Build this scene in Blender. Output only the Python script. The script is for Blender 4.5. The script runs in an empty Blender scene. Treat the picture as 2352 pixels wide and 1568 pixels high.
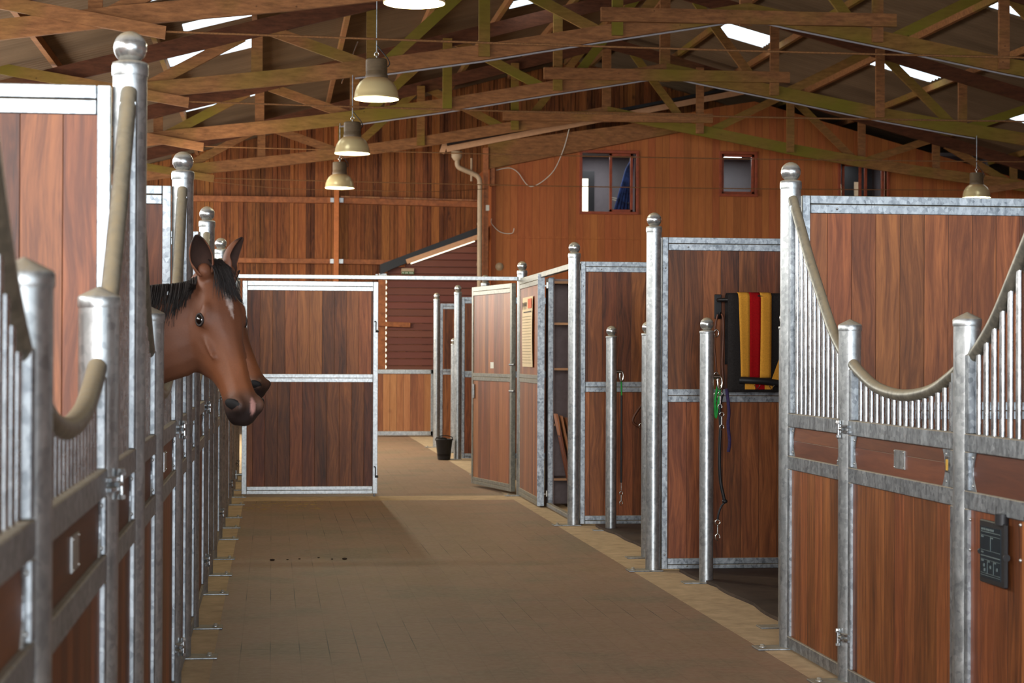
import bpy, math, random
from mathutils import Vector, Matrix
S = bpy.context.scene
COL = S.collection
PI = math.pi

# ------------------------------------------------------------------ camera
F_PX = 4359.24; TH = 0.12583; PIT = 0.00704; ROL = 0.00427; HC = 1.32234
cd = bpy.data.cameras.new('camera'); cam = bpy.data.objects.new('camera', cd); COL.objects.link(cam)
fw = Vector((math.sin(TH)*math.cos(PIT), math.cos(TH)*math.cos(PIT), math.sin(PIT)))
rt = Vector((math.cos(TH), -math.sin(TH), 0)); up = rt.cross(fw)
r2 = rt*math.cos(ROL) + up*math.sin(ROL); u2 = up*math.cos(ROL) - rt*math.sin(ROL)
cam.matrix_world = Matrix(((r2.x, u2.x, -fw.x, 0), (r2.y, u2.y, -fw.y, 0), (r2.z, u2.z, -fw.z, HC), (0, 0, 0, 1)))
cd.sensor_width = 36.0; cd.lens = 36.0*F_PX/2352.0
cd.clip_start = 0.1; cd.clip_end = 200
cd.dof.use_dof = True; cd.dof.focus_distance = 10.0; cd.dof.aperture_fstop = 7.0
S.camera = cam

# ------------------------------------------------------------------ world + daylight through the open barn end
w = bpy.data.worlds.new('sky'); S.world = w; w.use_nodes = True
bg = w.node_tree.nodes['Background']; bg.inputs[0].default_value = (0.80, 0.90, 1.0, 1); bg.inputs[1].default_value = 3.0

def area(name, loc, target, sx, sy, power, col):
    ld = bpy.data.lights.new(name, 'AREA'); ld.shape = 'RECTANGLE'; ld.size = sx; ld.size_y = sy
    ld.energy = power; ld.color = col
    o = bpy.data.objects.new(name, ld); COL.objects.link(o); o.location = loc
    o.rotation_euler = (Vector(target)-Vector(loc)).to_track_quat('-Z', 'Y').to_euler()
    return o
area('daylight_barn_door', (-0.9, -7.0, 2.4), (0.6, 12, 1.8), 4.6, 4.2, 1350, (0.93, 0.96, 1.0))
area('daylight_left_windows', (-3.78, 14.0, 3.1), (4.0, 14.0, 3.0), 44.0, 1.3, 1000, (1.0, 0.93, 0.82))
area('daylight_far_passage', (-2.2, 26.6, 3.3), (2.0, 27.0, 0.0), 4.0, 2.0, 260, (1.0, 0.90, 0.72))

S.view_settings.view_transform = 'Standard'; S.view_settings.look = 'None'
S.view_settings.gamma = 1.0; S.view_settings.use_curve_mapping = False
S.view_settings.exposure = 0.24

# ------------------------------------------------------------------ helpers
def lin(c):
    return tuple((v/255/12.92 if v/255 <= 0.04045 else ((v/255+0.055)/1.055)**2.4) for v in c) + (1,)

class MB:
    def __init__(s): s.v = []; s.f = []; s.sm = []; s.mi = []; s.m = 0
    def _a(s, vs, fs, smooth=False):
        b = len(s.v); s.v += [tuple(v) for v in vs]
        for f in fs: s.f.append([b+i for i in f]); s.sm.append(smooth); s.mi.append(s.m)
        return s
    def box(s, x0, x1, y0, y1, z0, z1):
        if x1 < x0: x0, x1 = x1, x0
        if y1 < y0: y0, y1 = y1, y0
        if z1 < z0: z0, z1 = z1, z0
        return s._a([(x0,y0,z0),(x1,y0,z0),(x1,y1,z0),(x0,y1,z0),(x0,y0,z1),(x1,y0,z1),(x1,y1,z1),(x0,y1,z1)],
                    [(0,3,2,1),(4,5,6,7),(0,1,5,4),(1,2,6,5),(2,3,7,6),(3,0,4,7)])
    def beam(s, p0, p1, wd, ht, side=(0,1,0)):
        # box of height ht (in plane normal to side) and width wd along side, from p0 to p1
        p0 = Vector(p0); p1 = Vector(p1); d = (p1-p0).normalized(); sd = Vector(side); sd = (sd - d*sd.dot(d)).normalized()
        u = d.cross(sd); vs = []
        for p in (p0, p1):
            for a, b in ((-1,-1),(1,-1),(1,1),(-1,1)): vs.append(p + sd*(a*wd/2) + u*(b*ht/2))
        return s._a(vs, [(0,1,2,3),(7,6,5,4),(0,4,5,1),(1,5,6,2),(2,6,7,3),(3,7,4,0)])
    def prism(s, poly, y0, y1):          # polygon in x,z extruded along y
        n = len(poly)
        vs = [(x, y0, z) for x, z in poly] + [(x, y1, z) for x, z in poly]
        fs = [tuple(range(n)), tuple(range(2*n-1, n-1, -1))] + [(i, i+n, (i+1) % n + n, (i+1) % n) for i in range(n)]
        return s._a(vs, fs)
    def tube(s, path, r, n=12, caps=True, smooth=True, flat=1.0):
        P = [Vector(p) for p in path]; R = r if isinstance(r, (list, tuple)) else [r]*len(P)
        t = (P[1]-P[0]).normalized(); ref = Vector((0,0,1)) if abs(t.z) < 0.9 else Vector((1,0,0))
        nrm = (ref - t*ref.dot(t)).normalized(); vs = []; fs = []
        for i, p in enumerate(P):
            a = P[max(i-1, 0)]; b = P[min(i+1, len(P)-1)]; t = (b-a).normalized()
            nrm = (nrm - t*nrm.dot(t)).normalized(); bn = t.cross(nrm)
            for k in range(n):
                q = 2*PI*k/n; vs.append(p + (nrm*math.cos(q)*flat + bn*math.sin(q))*R[i])
        for i in range(len(P)-1):
            for k in range(n):
                fs.append((i*n+k, i*n+(k+1) % n, (i+1)*n+(k+1) % n, (i+1)*n+k))
        s._a(vs, fs, smooth)
        if caps:
            s._a(vs[:n], [tuple(range(n-1, -1, -1))]); s._a(vs[-n:], [tuple(range(n))])
        return s
    def lathe(s, prof, c=(0,0,0), n=24, smooth=True, M=None):
        vs = []; fs = []
        for r, z in prof:
            for k in range(n):
                q = 2*PI*k/n; v = Vector((r*math.cos(q), r*math.sin(q), z))
                if M: v = M @ v
                vs.append(v + Vector(c))
        for i in range(len(prof)-1):
            for k in range(n): fs.append((i*n+k, i*n+(k+1) % n, (i+1)*n+(k+1) % n, (i+1)*n+k))
        return s._a(vs, fs, smooth)
    def ball(s, c, r, n=20, sc=(1,1,1), M=None):
        m = n//2; vs = []; fs = []
        for i in range(m+1):
            a = PI*i/m
            for k in range(n):
                q = 2*PI*k/n; v = Vector((r*sc[0]*math.sin(a)*math.cos(q), r*sc[1]*math.sin(a)*math.sin(q), r*sc[2]*math.cos(a)))
                if M: v = M @ v
                vs.append(v + Vector(c))
        for i in range(m):
            for k in range(n): fs.append((i*n+k, (i+1)*n+k, (i+1)*n+(k+1) % n, i*n+(k+1) % n))
        return s._a(vs, fs, True)
    def build(s, name, mats, parent=None, bevel=0.0, loc=None, solid=0.0, seg=1):
        me = bpy.data.meshes.new(name); me.from_pydata(s.v, [], s.f); me.validate()
        if not isinstance(mats, (list, tuple)): mats = [mats]
        for m in mats: me.materials.append(m)
        if len(me.polygons) == len(s.f):
            me.polygons.foreach_set('use_smooth', s.sm); me.polygons.foreach_set('material_index', s.mi)
        me.update()
        o = bpy.data.objects.new(name, me); COL.objects.link(o)
        if parent: o.parent = parent
        if loc: o.location = loc
        if solid:
            d = o.modifiers.new('solid', 'SOLIDIFY'); d.thickness = solid; d.offset = 0
        if bevel:
            b = o.modifiers.new('bevel', 'BEVEL'); b.width = bevel; b.segments = seg; b.limit_method = 'ANGLE'; b.angle_limit = 0.7
        return o

def tag(o, label, cat, group=None, kind=None):
    if label: o['label'] = label
    if cat: o['category'] = cat
    if group: o['group'] = group
    if kind: o['kind'] = kind
    return o
def thing(name, label, cat, loc=(0,0,0), rz=0.0, group=None):
    o = bpy.data.objects.new(name, None); COL.objects.link(o); o.empty_display_size = 0.1
    o.location = loc; o.rotation_euler = (0, 0, rz)
    return tag(o, label, cat, group)
def kids(o): return [c for c in list(bpy.data.objects) if c.parent == o]
def dup(root, loc, rz=0.0, label=None, group=None):
    tree = CH.get(root.name)
    if tree is None:
        tree = [(c, kids(c)) for c in kids(root)]; CH[root.name] = tree
    r = root.copy(); COL.objects.link(r); r.location = loc; r.rotation_euler = (0, 0, rz)
    if label: r['label'] = label
    if group: r['group'] = group
    for c, gs in tree:
        d = c.copy(); COL.objects.link(d); d.parent = r
        for g in gs:
            e = g.copy(); COL.objects.link(e); e.parent = d
    return r
CH = {}
def struct(o): o['kind'] = 'structure'; return o
def spline(pts, n=6):
    P = [Vector(p) for p in pts]; out = []
    for i in range(len(P)-1):
        a = P[max(i-1, 0)]; b = P[i]; c = P[i+1]; d = P[min(i+2, len(P)-1)]
        for k in range(n):
            t = k/n
            out.append(0.5*((2*b) + (c-a)*t + (2*a-5*b+4*c-d)*t*t + (3*b-a-3*c+d)*t**3))
    out.append(P[-1]); return out

# ------------------------------------------------------------------ materials
def newmat(name, rough=0.5, metal=0.0, col=None, spec=0.5):
    m = bpy.data.materials.new(name); m.use_nodes = True
    b = m.node_tree.nodes['Principled BSDF']
    b.inputs['Roughness'].default_value = rough; b.inputs['Metallic'].default_value = metal
    b.inputs['Specular IOR Level'].default_value = spec
    if col: b.inputs['Base Color'].default_value = lin(col)
    return m, m.node_tree.nodes, m.node_tree.links, b
def N(nodes, t, **k):
    n = nodes.new(t)
    for a, v in k.items():
        if a == 'inp':
            for i, x in v.items(): n.inputs[i].default_value = x
        else: setattr(n, a, v)
    return n
def ramp(nodes, stops, interp='LINEAR'):
    r = nodes.new('ShaderNodeValToRGB'); r.color_ramp.interpolation = interp
    e = r.color_ramp.elements
    while len(e) < len(stops): e.new(0.5)
    for i, (p, c) in enumerate(stops): e[i].position = p; e[i].color = c if len(c) == 4 else lin(c)
    return r
def mixc(nodes, links, a, b, fac, mode='MIX'):
    m = nodes.new('ShaderNodeMix'); m.data_type = 'RGBA'; m.blend_type = mode
    for i, x in ((6, a), (7, b), (0, fac)):
        if isinstance(x, (int, float, tuple)): m.inputs[i].default_value = x
        else: links.new(x, m.inputs[i])
    return m.outputs[2]
def math_(nodes, links, op, a, b=None):
    m = nodes.new('ShaderNodeMath'); m.operation = op
    for i, x in ((0, a), (1, b)):
        if x is None: continue
        if isinstance(x, (int, float)): m.inputs[i].default_value = x
        else: links.new(x, m.inputs[i])
    return m.outputs[0]
def bump(nodes, links, h, bsdf, st=0.3, dist=0.01):
    b = nodes.new('ShaderNodeBump'); b.inputs['Strength'].default_value = st; b.inputs['Distance'].default_value = dist
    links.new(h, b.inputs['Height']); links.new(b.outputs[0], bsdf.inputs['Normal'])
def coords(nodes, links, scale=(1,1,1), rand=True):
    tc = nodes.new('ShaderNodeTexCoord'); src = tc.outputs['Object']
    if rand:
        oi = nodes.new('ShaderNodeObjectInfo'); v = nodes.new('ShaderNodeVectorMath'); v.operation = 'SCALE'
        cx = nodes.new('ShaderNodeCombineXYZ'); links.new(oi.outputs['Random'], cx.inputs[0]); links.new(oi.outputs['Random'], cx.inputs[2])
        links.new(cx.outputs[0], v.inputs[0]); v.inputs['Scale'].default_value = 37.0
        a = nodes.new('ShaderNodeVectorMath'); a.operation = 'ADD'; links.new(src, a.inputs[0]); links.new(v.outputs[0], a.inputs[1]); src = a.outputs[0]
    mp = nodes.new('ShaderNodeMapping'); mp.inputs['Scale'].default_value = scale; links.new(src, mp.inputs[0])
    return mp.outputs[0], src, tc

def galv(name, rough=0.36, c0=(140,144,145), c1=(192,195,195), dust=0.8, metal=0.82):
    m, nd, lk, b = newmat(name, rough, metal)
    v, src, tc = coords(nd, lk, (1,1,0.35))
    n1 = N(nd, 'ShaderNodeTexNoise', inp={'Scale': 20.0, 'Detail': 6.0, 'Roughness': 0.65, 'Distortion': 1.4}); lk.new(v, n1.inputs[0])
    vo = N(nd, 'ShaderNodeTexVoronoi', inp={'Scale': 60.0}); lk.new(src, vo.inputs[0])
    k = mixc(nd, lk, n1.outputs[0], vo.outputs['Color'], 0.28)
    r = ramp(nd, [(0.30, c0), (0.72, c1)]); lk.new(k, r.inputs[0])
    ge = nd.new('ShaderNodeNewGeometry'); sx = nd.new('ShaderNodeSeparateXYZ'); lk.new(ge.outputs['Normal'], sx.inputs[0])
    dr = ramp(nd, [(0.30, (0,0,0,1)), (0.75, (1,1,1,1))]); lk.new(sx.outputs[2], dr.inputs[0])
    n2 = N(nd, 'ShaderNodeTexNoise', inp={'Scale': 40.0, 'Detail': 4.0}); lk.new(src, n2.inputs[0])
    f = math_(nd, lk, 'MULTIPLY', dr.outputs[0], math_(nd, lk, 'MULTIPLY', math_(nd, lk, 'ADD', n2.outputs[0], 0.45), dust))
    f = math_(nd, lk, 'MINIMUM', f, 1.0)
    c = mixc(nd, lk, r.outputs[0], lin((146,130,102)), f); lk.new(c, b.inputs['Base Color'])
    mt = math_(nd, lk, 'MULTIPLY', math_(nd, lk, 'SUBTRACT', 1.0, f), metal); lk.new(mt, b.inputs['Metallic'])
    rr = math_(nd, lk, 'ADD', math_(nd, lk, 'MULTIPLY', n1.outputs[0], 0.22), rough-0.1)
    rr = math_(nd, lk, 'ADD', rr, math_(nd, lk, 'MULTIPLY', f, 0.4)); lk.new(rr, b.inputs['Roughness'])
    bump(nd, lk, n1.outputs[0], b, 0.12, 0.004)
    return m

def planks(name, width, base, dark, light, axis=0, gap=0.035, rough=0.45, grain=1.0, gl=0.35, knots=False, var=1.0, gapd=0.35, rand=True, spec=0.4):
    """boards side by side along local axis, grain along z (or along x when axis==2)"""
    m, nd, lk, b = newmat(name, rough, 0.0, spec=spec)
    v, src, tc = coords(nd, lk, (1,1,1), rand)
    s = nd.new('ShaderNodeSeparateXYZ'); lk.new(src, s.inputs[0])
    u = math_(nd, lk, 'DIVIDE', s.outputs[axis], width)
    idx = math_(nd, lk, 'FLOOR', u); fr = math_(nd, lk, 'FRACT', u)
    wn = N(nd, 'ShaderNodeTexWhiteNoise', noise_dimensions='1D'); lk.new(idx, wn.inputs['W'])
    wn2 = N(nd, 'ShaderNodeTexWhiteNoise', noise_dimensions='1D'); lk.new(math_(nd, lk, 'ADD', idx, 71.3), wn2.inputs['W'])
    # wavy figure: bend the grain sideways along the board
    # grain coordinates: stretched along the board, shifted per board
    g = nd.new('ShaderNodeCombineXYZ')
    long = 2 if axis != 2 else 0
    lk.new(math_(nd, lk, 'ADD', math_(nd, lk, 'MULTIPLY', s.outputs[axis], 1.0), math_(nd, lk, 'MULTIPLY', wn.outputs[0], 9.0)), g.inputs[0])
    lk.new(math_(nd, lk, 'MULTIPLY', s.outputs[1 if axis != 1 else 0], 1.0), g.inputs[1])
    lk.new(math_(nd, lk, 'ADD', math_(nd, lk, 'MULTIPLY', s.outputs[long], 0.07), math_(nd, lk, 'MULTIPLY', wn2.outputs[0], 5.0)), g.inputs[2])
    n0 = N(nd, 'ShaderNodeTexNoise', inp={'Scale': 3.5, 'Detail': 2.0}); lk.new(g.outputs[0], n0.inputs[0])
    gw = nd.new('ShaderNodeCombineXYZ'); lk.new(math_(nd, lk, 'ADD', s.outputs[long], math_(nd, lk, 'MULTIPLY', wn.outputs[0], 50.0)), gw.inputs[2]); lk.new(s.outputs[axis], gw.inputs[0])
    nw = N(nd, 'ShaderNodeTexNoise', inp={'Scale': 1.6, 'Detail': 1.0}); lk.new(gw.outputs[0], nw.inputs[0])
    off = nd.new('ShaderNodeCombineXYZ'); lk.new(math_(nd, lk, 'MULTIPLY', math_(nd, lk, 'SUBTRACT', nw.outputs[0], 0.5), 0.11), off.inputs[0])
    ga = nd.new('ShaderNodeVectorMath'); ga.operation = 'ADD'; lk.new(g.outputs[0], ga.inputs[0]); lk.new(off.outputs[0], ga.inputs[1]); g = ga
    n1 = N(nd, 'ShaderNodeTexNoise', inp={'Scale': 34.0*grain, 'Detail': 5.0, 'Roughness': 0.6, 'Distortion': 0.8}); lk.new(g.outputs[0], n1.inputs[0])
    n2 = N(nd, 'ShaderNodeTexNoise', inp={'Scale': 130.0*grain, 'Detail': 3.0, 'Roughness': 0.7}); lk.new(g.outputs[0], n2.inputs[0])
    r0 = ramp(nd, [(0.0, dark), (0.5, base), (1.0, light)])
    k = math_(nd, lk, 'ADD', math_(nd, lk, 'MULTIPLY', math_(nd, lk, 'SUBTRACT', wn.outputs[0], 0.5), 0.62*var), 0.5)
    k = math_(nd, lk, 'ADD', k, math_(nd, lk, 'MULTIPLY', math_(nd, lk, 'SUBTRACT', n1.outputs[0], 0.5), 1.6*gl/0.35))
    k = math_(nd, lk, 'ADD', k, math_(nd, lk, 'MULTIPLY', math_(nd, lk, 'SUBTRACT', n2.outputs[0], 0.5), 0.5*gl/0.35))
    k = math_(nd, lk, 'ADD', k, math_(nd, lk, 'MULTIPLY', math_(nd, lk, 'SUBTRACT', n0.outputs[0], 0.5), 0.8))
    lk.new(k, r0.inputs[0]); c = r0.outputs[0]
    hue = N(nd, 'ShaderNodeHueSaturation', inp={'Saturation': 1.0}); lk.new(c, hue.inputs['Color'])
    lk.new(math_(nd, lk, 'ADD', math_(nd, lk, 'MULTIPLY', wn2.outputs[0], 0.011), 0.4955), hue.inputs['Hue']); c = hue.outputs[0]
    if knots:
        kv = nd.new('ShaderNodeCombineXYZ'); lk.new(math_(nd, lk, 'ADD', s.outputs[axis], math_(nd, lk, 'MULTIPLY', wn.outputs[0], 3.0)), kv.inputs[0]); lk.new(math_(nd, lk, 'MULTIPLY', s.outputs[long], 0.55), kv.inputs[2])
        vo = N(nd, 'ShaderNodeTexVoronoi', inp={'Scale': 4.2}); lk.new(kv.outputs[0], vo.inputs[0])
        kr = ramp(nd, [(0.03, (1,1,1,1)), (0.16, (0,0,0,1))]); lk.new(vo.outputs['Distance'], kr.inputs[0])
        c = mixc(nd, lk, c, tuple(x*0.4 for x in lin(dark)[:3])+(1,), math_(nd, lk, 'MULTIPLY', kr.outputs[0], 0.75))
    e = math_(nd, lk, 'MINIMUM', fr, math_(nd, lk, 'SUBTRACT', 1.0, fr))
    er = ramp(nd, [(0.0, (0,0,0,1)), (gap, (1,1,1,1))]); lk.new(e, er.inputs[0])
    c = mixc(nd, lk, tuple(x*gapd for x in lin(dark)[:3])+(1,), c, er.outputs[0]); lk.new(c, b.inputs['Base Color'])
    h = math_(nd, lk, 'ADD', math_(nd, lk, 'MULTIPLY', n1.outputs[0], 0.15), er.outputs[0])
    bump(nd, lk, h, b, 0.5, 0.004)
    return m

def beamwood(name, base, dark, green, gfac=0.5, axis_scale=(0.6,3,3)):
    m, nd, lk, b = newmat(name, 0.75, 0.0, spec=0.2)
    v, src, tc = coords(nd, lk, axis_scale)
    n1 = N(nd, 'ShaderNodeTexNoise', inp={'Scale': 9.0, 'Detail': 8.0, 'Roughness': 0.7}); lk.new(v, n1.inputs[0])
    n2 = N(nd, 'ShaderNodeTexNoise', inp={'Scale': 0.55, 'Detail': 3.0, 'Roughness': 0.55}); lk.new(src, n2.inputs[0])
    n3 = N(nd, 'ShaderNodeTexVoronoi', inp={'Scale': 5.5}); lk.new(src, n3.inputs[0])
    r = ramp(nd, [(0.25, dark), (0.7, base)]); lk.new(n1.outputs[0], r.inputs[0])
    g = ramp(nd, [(0.62-gfac*0.3, (0,0,0,1)), (0.82-gfac*0.3, (1,1,1,1))]); lk.new(n2.outputs[0], g.inputs[0])
    gf = math_(nd, lk, 'MULTIPLY', g.outputs[0], math_(nd, lk, 'ADD', math_(nd, lk, 'MULTIPLY', n1.outputs[0], 0.7), 0.45))
    c = mixc(nd, lk, r.outputs[0], lin(green), gf)
    kr = ramp(nd, [(0.02, (1,1,1,1)), (0.07, (0,0,0,1))]); lk.new(n3.outputs['Distance'], kr.inputs[0])
    c = mixc(nd, lk, c, lin((40,22,12)), math_(nd, lk, 'MULTIPLY', kr.outputs[0], 0.7))
    lk.new(c, b.inputs['Base Color']); bump(nd, lk, n1.outputs[0], b, 0.35, 0.006)
    return m

def simple(name, col, rough=0.6, metal=0.0, var=0.12, scale=12.0, spec=0.4, bmp=0.15):
    m, nd, lk, b = newmat(name, rough, metal, spec=spec)
    v, src, tc = coords(nd, lk)
    n = N(nd, 'ShaderNodeTexNoise', inp={'Scale': scale, 'Detail': 6.0, 'Roughness': 0.65}); lk.new(v, n.inputs[0])
    c = lin(col); r = ramp(nd, [(0.3, tuple(x*(1-var*2) for x in c[:3])+(1,)), (0.7, tuple(min(1, x*(1+var*2)) for x in c[:3])+(1,))])
    lk.new(n.outputs[0], r.inputs[0]); lk.new(r.outputs[0], b.inputs['Base Color'])
    if bmp: bump(nd, lk, n.outputs[0], b, bmp, 0.003)
    return m

M = {}
M['galv'] = galv('galvanised_steel')
M['galv_bar'] = galv('galvanised_bar', 0.26, (150,153,155), (212,214,214), 0.8, 0.95)
M['galv_dark'] = galv('galvanised_weathered', 0.42, (104,110,115), (184,190,194))
M['rail'] = galv('dusty_tube', 0.42, (112,112,104), (156,152,138), 0.9, 0.7)
M['ball'] = galv('polished_ball', 0.24, (165,168,168), (205,206,204), 1.0)
M['hard'] = planks('tropical_hardwood', 0.114, (114,63,33), (56,28,15), (164,98,54), gap=0.016, gl=0.29, gapd=0.7, var=0.8, spec=0.3)
M['hardh'] = planks('hardwood_board', 0.30, (96,52,32), (66,34,22), (126,74,46), axis=2, gap=0.0, gl=0.2)
M['hardl'] = planks('hardwood_lit_boards', 0.095, (136,77,40), (92,48,22), (168,104,58), gap=0.02, gl=0.26)
M['pine'] = planks('pine_boards', 0.11, (150,94,56), (112,64,38), (176,120,76), gap=0.04, gl=0.25, knots=True)
M['board'] = planks('stained_wall_boards', 0.155, (136,78,37), (86,46,20), (168,102,50), gap=0.05, rough=0.6, knots=True, var=1.0, rand=False, spec=0.25)
M['ply'] = planks('grooved_plywood', 0.13, (163,92,47), (134,72,36), (184,108,58), gap=0.03, rough=0.6, grain=0.7, gl=0.22, knots=False, var=0.4, gapd=0.55, rand=False, spec=0.25)
M['redplank'] = planks('red_brown_shiplap', 0.125, (112,60,46), (92,46,36), (130,72,54), axis=2, gap=0.10, rough=0.55, gl=0.1, var=0.4, gapd=0.45, rand=False)
M['beam'] = beamwood('truss_timber', (156,106,66), (92,58,34), (108,98,24), 0.42)
M['beamg'] = beamwood('mossy_truss_timber', (150,104,58), (92,60,30), (104,100,22), 0.72)
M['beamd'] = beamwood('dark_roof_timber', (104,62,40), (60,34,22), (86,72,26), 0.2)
M['orange'] = simple('orange_stained_post', (205,118,58), 0.55, var=0.08)
M['purlin'] = simple('stained_purlin', (154,90,48), 0.6, var=0.2)
M['concrete'] = simple('concrete_kerb', (190,164,130), 0.85, var=0.10, scale=9, spec=0.2)
M['slab'] = simple('stall_floor_concrete', (96,82,66), 0.9, var=0.2, scale=5, spec=0.2)
M['black'] = simple('black_metal', (20,19,20), 0.45, var=0.1)
M['blackp'] = simple('black_plastic', (26,26,28), 0.5, var=0.1)
M['white'] = simple('white_plastic', (210,205,190), 0.5, var=0.03)
M['cream'] = simple('cream_pvc', (176,150,120), 0.5, var=0.06)
M['leather'] = simple('brown_leather', (88,48,28), 0.5, var=0.15)
M['green'] = simple('green_rope', (30,150,60), 0.7, var=0.15, scale=60)
M['purple'] = simple('purple_rope', (46,34,72), 0.8, var=0.2, scale=60)
M['chrome'] = simple('chrome_steel', (200,198,190), 0.22, 1.0, var=0.05)
M['rust'] = simple('rusty_tie_rod', (120,80,44), 0.8, var=0.2, scale=50)
M['conduit'] = simple('grey_conduit', (150,146,150), 0.45, var=0.05)
M['greywall'] = simple('office_plaster', (112,106,108), 0.8, var=0.03)
M['glassfrm'] = simple('stained_window_frame', (140,62,30), 0.5, var=0.15)
M['shelfback'] = simple('dark_cabinet_board', (150,132,128), 0.7, var=0.08)
M['shelfedge'] = simple('pale_shelf_edge', (200,150,110), 0.6, var=0.05)
M['paper'] = simple('notice_paper', (216,192,152), 0.7, var=0.02)
M['ink'] = simple('printing_ink', (70,55,45), 0.7, var=0.02)
M['inko'] = simple('orange_print', (205,95,50), 0.7, var=0.05)
M['slate'] = simple('slate_insert', (24,36,44), 0.35, var=0.1)
M['print'] = simple('pale_print', (86,98,98), 0.6, var=0.1)
M['gsign'] = simple('green_sign', (60,96,48), 0.5, var=0.05)
M['wcloth'] = simple('black_wool', (38,35,34), 0.95, var=0.15, scale=120, spec=0.1)
M['ycloth'] = simple('yellow_wool', (202,142,52), 0.95, var=0.08, scale=120, spec=0.1)
M['rcloth'] = simple('red_wool', (142,14,18), 0.95, var=0.1, scale=120, spec=0.1)
M['straw'] = simple('straw', (190,160,90), 0.8)
M['dung'] = simple('dry_dung', (50,34,22), 0.9)
M['sticker'] = simple('yellow_sticker', (205,160,60), 0.5)

def paver_mat():
    m, nd, lk, b = newmat('clay_pavers', 0.62, 0.0, spec=0.35)
    tc = nd.new('ShaderNodeTexCoord'); src = tc.outputs['Object']
    mp = N(nd, 'ShaderNodeMapping'); mp.inputs['Rotation'].default_value = (0, 0, PI/2); lk.new(src, mp.inputs[0])
    br = N(nd, 'ShaderNodeTexBrick', inp={'Scale': 1.0, 'Brick Width': 0.26, 'Row Height': 0.13, 'Mortar Size': 0.0035, 'Mortar Smooth': 0.6, 'Bias': 0.0})
    br.inputs['Color1'].default_value = (0.2,0.2,0.2,1); br.inputs['Color2'].default_value = (0.8,0.8,0.8,1); br.inputs['Mortar'].default_value = (0.5,0.5,0.5,1)
    lk.new(mp.outputs[0], br.inputs[0])
    ns = N(nd, 'ShaderNodeMapping'); ns.inputs['Scale'].default_value = (1.0, 1.0, 1); lk.new(src, ns.inputs[0])
    n1 = N(nd, 'ShaderNodeTexNoise', inp={'Scale': 1.1, 'Detail': 4.0, 'Roughness': 0.6}); lk.new(ns.outputs[0], n1.inputs[0])
    ms = N(nd, 'ShaderNodeMapping'); ms.inputs['Scale'].default_value = (9.0, 9.0, 1); lk.new(src, ms.inputs[0])
    n2 = N(nd, 'ShaderNodeTexNoise', inp={'Scale': 3.0, 'Detail': 8.0, 'Roughness': 0.7}); lk.new(ms.outputs[0], n2.inputs[0])
    n3 = N(nd, 'ShaderNodeTexNoise', inp={'Scale': 0.9, 'Detail': 2.0}); lk.new(src, n3.inputs[0])
    base = ramp(nd, [(0.35, (141,112,84)), (0.5, (150,116,92)), (0.62, (130,110,86))]); lk.new(n1.outputs[0], base.inputs[0])
    c = mixc(nd, lk, base.outputs[0], br.outputs['Color'], 0.09, 'OVERLAY')
    st = ramp(nd, [(0.40, (0,0,0,1)), (0.62, (1,1,1,1))]); lk.new(n2.outputs[0], st.inputs[0])
    c = mixc(nd, lk, c, lin((164,142,114)), math_(nd, lk, 'MULTIPLY', st.outputs[0], 0.5))
    mask = ramp(nd, [(0.52, (0,0,0,1)), (0.66, (1,1,1,1))]); lk.new(n3.outputs[0], mask.inputs[0])
    mf = math_(nd, lk, 'MULTIPLY', br.outputs['Fac'], math_(nd, lk, 'ADD', math_(nd, lk, 'MULTIPLY', mask.outputs[0], 0.65), 0.13))
    c = mixc(nd, lk, c, lin((52,38,26)), mf); lk.new(c, b.inputs['Base Color'])
    bump(nd, lk, n2.outputs[0], b, 0.25, 0.004)
    return m
M['paver'] = paver_mat()

def mat_rubber():
    m, nd, lk, b = newmat('rubber_matting', 0.7, 0.0, spec=0.3)
    v, src, tc = coords(nd, lk, (1,1,1), False)
    n = N(nd, 'ShaderNodeTexNoise', inp={'Scale': 2.0, 'Detail': 8.0, 'Roughness': 0.7}); lk.new(v, n.inputs[0])
    r = ramp(nd, [(0.35, (52,42,36)), (0.65, (84,70,60))]); lk.new(n.outputs[0], r.inputs[0]); lk.new(r.outputs[0], b.inputs['Base Color'])
    return m
M['rubber'] = mat_rubber()

def mat_roof():
    m, nd, lk, b = newmat('fibre_cement_sheet', 0.9, 0.0, spec=0.1)
    v, src, tc = coords(nd, lk, (0.3,1,1), False)
    n = N(nd, 'ShaderNodeTexNoise', inp={'Scale': 1.4, 'Detail': 6.0, 'Roughness': 0.6}); lk.new(v, n.inputs[0])
    r = ramp(nd, [(0.3, (96,78,60)), (0.7, (122,100,78))]); lk.new(n.outputs[0], r.inputs[0]); lk.new(r.outputs[0], b.inputs['Base Color'])
    return m
M['roof'] = mat_roof()
def mat_trans():
    m = bpy.data.materials.new('translucent_sheet'); m.use_nodes = True; nd = m.node_tree.nodes; lk = m.node_tree.links
    nd.remove(nd['Principled BSDF']); out = nd['Material Output']
    t = nd.new('ShaderNodeBsdfTranslucent'); t.inputs[0].default_value = (0.92,0.95,0.95,1)
    tr = nd.new('ShaderNodeBsdfTransparent'); tr.inputs[0].default_value = (0.9,0.93,0.95,1)
    mx = nd.new('ShaderNodeMixShader'); mx.inputs[0].default_value = 0.45
    lk.new(t.outputs[0], mx.inputs[1]); lk.new(tr.outputs[0], mx.inputs[2]); lk.new(mx.outputs[0], out.inputs[0])
    return m
M['trans'] = mat_trans()
def mat_glass():
    m, nd, lk, b = newmat('window_glass', 0.05, 0.0, (230,235,235)); b.inputs['Transmission Weight'].default_value = 1.0; b.inputs['IOR'].default_value = 1.1
    return m
M['glass'] = mat_glass()
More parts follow.
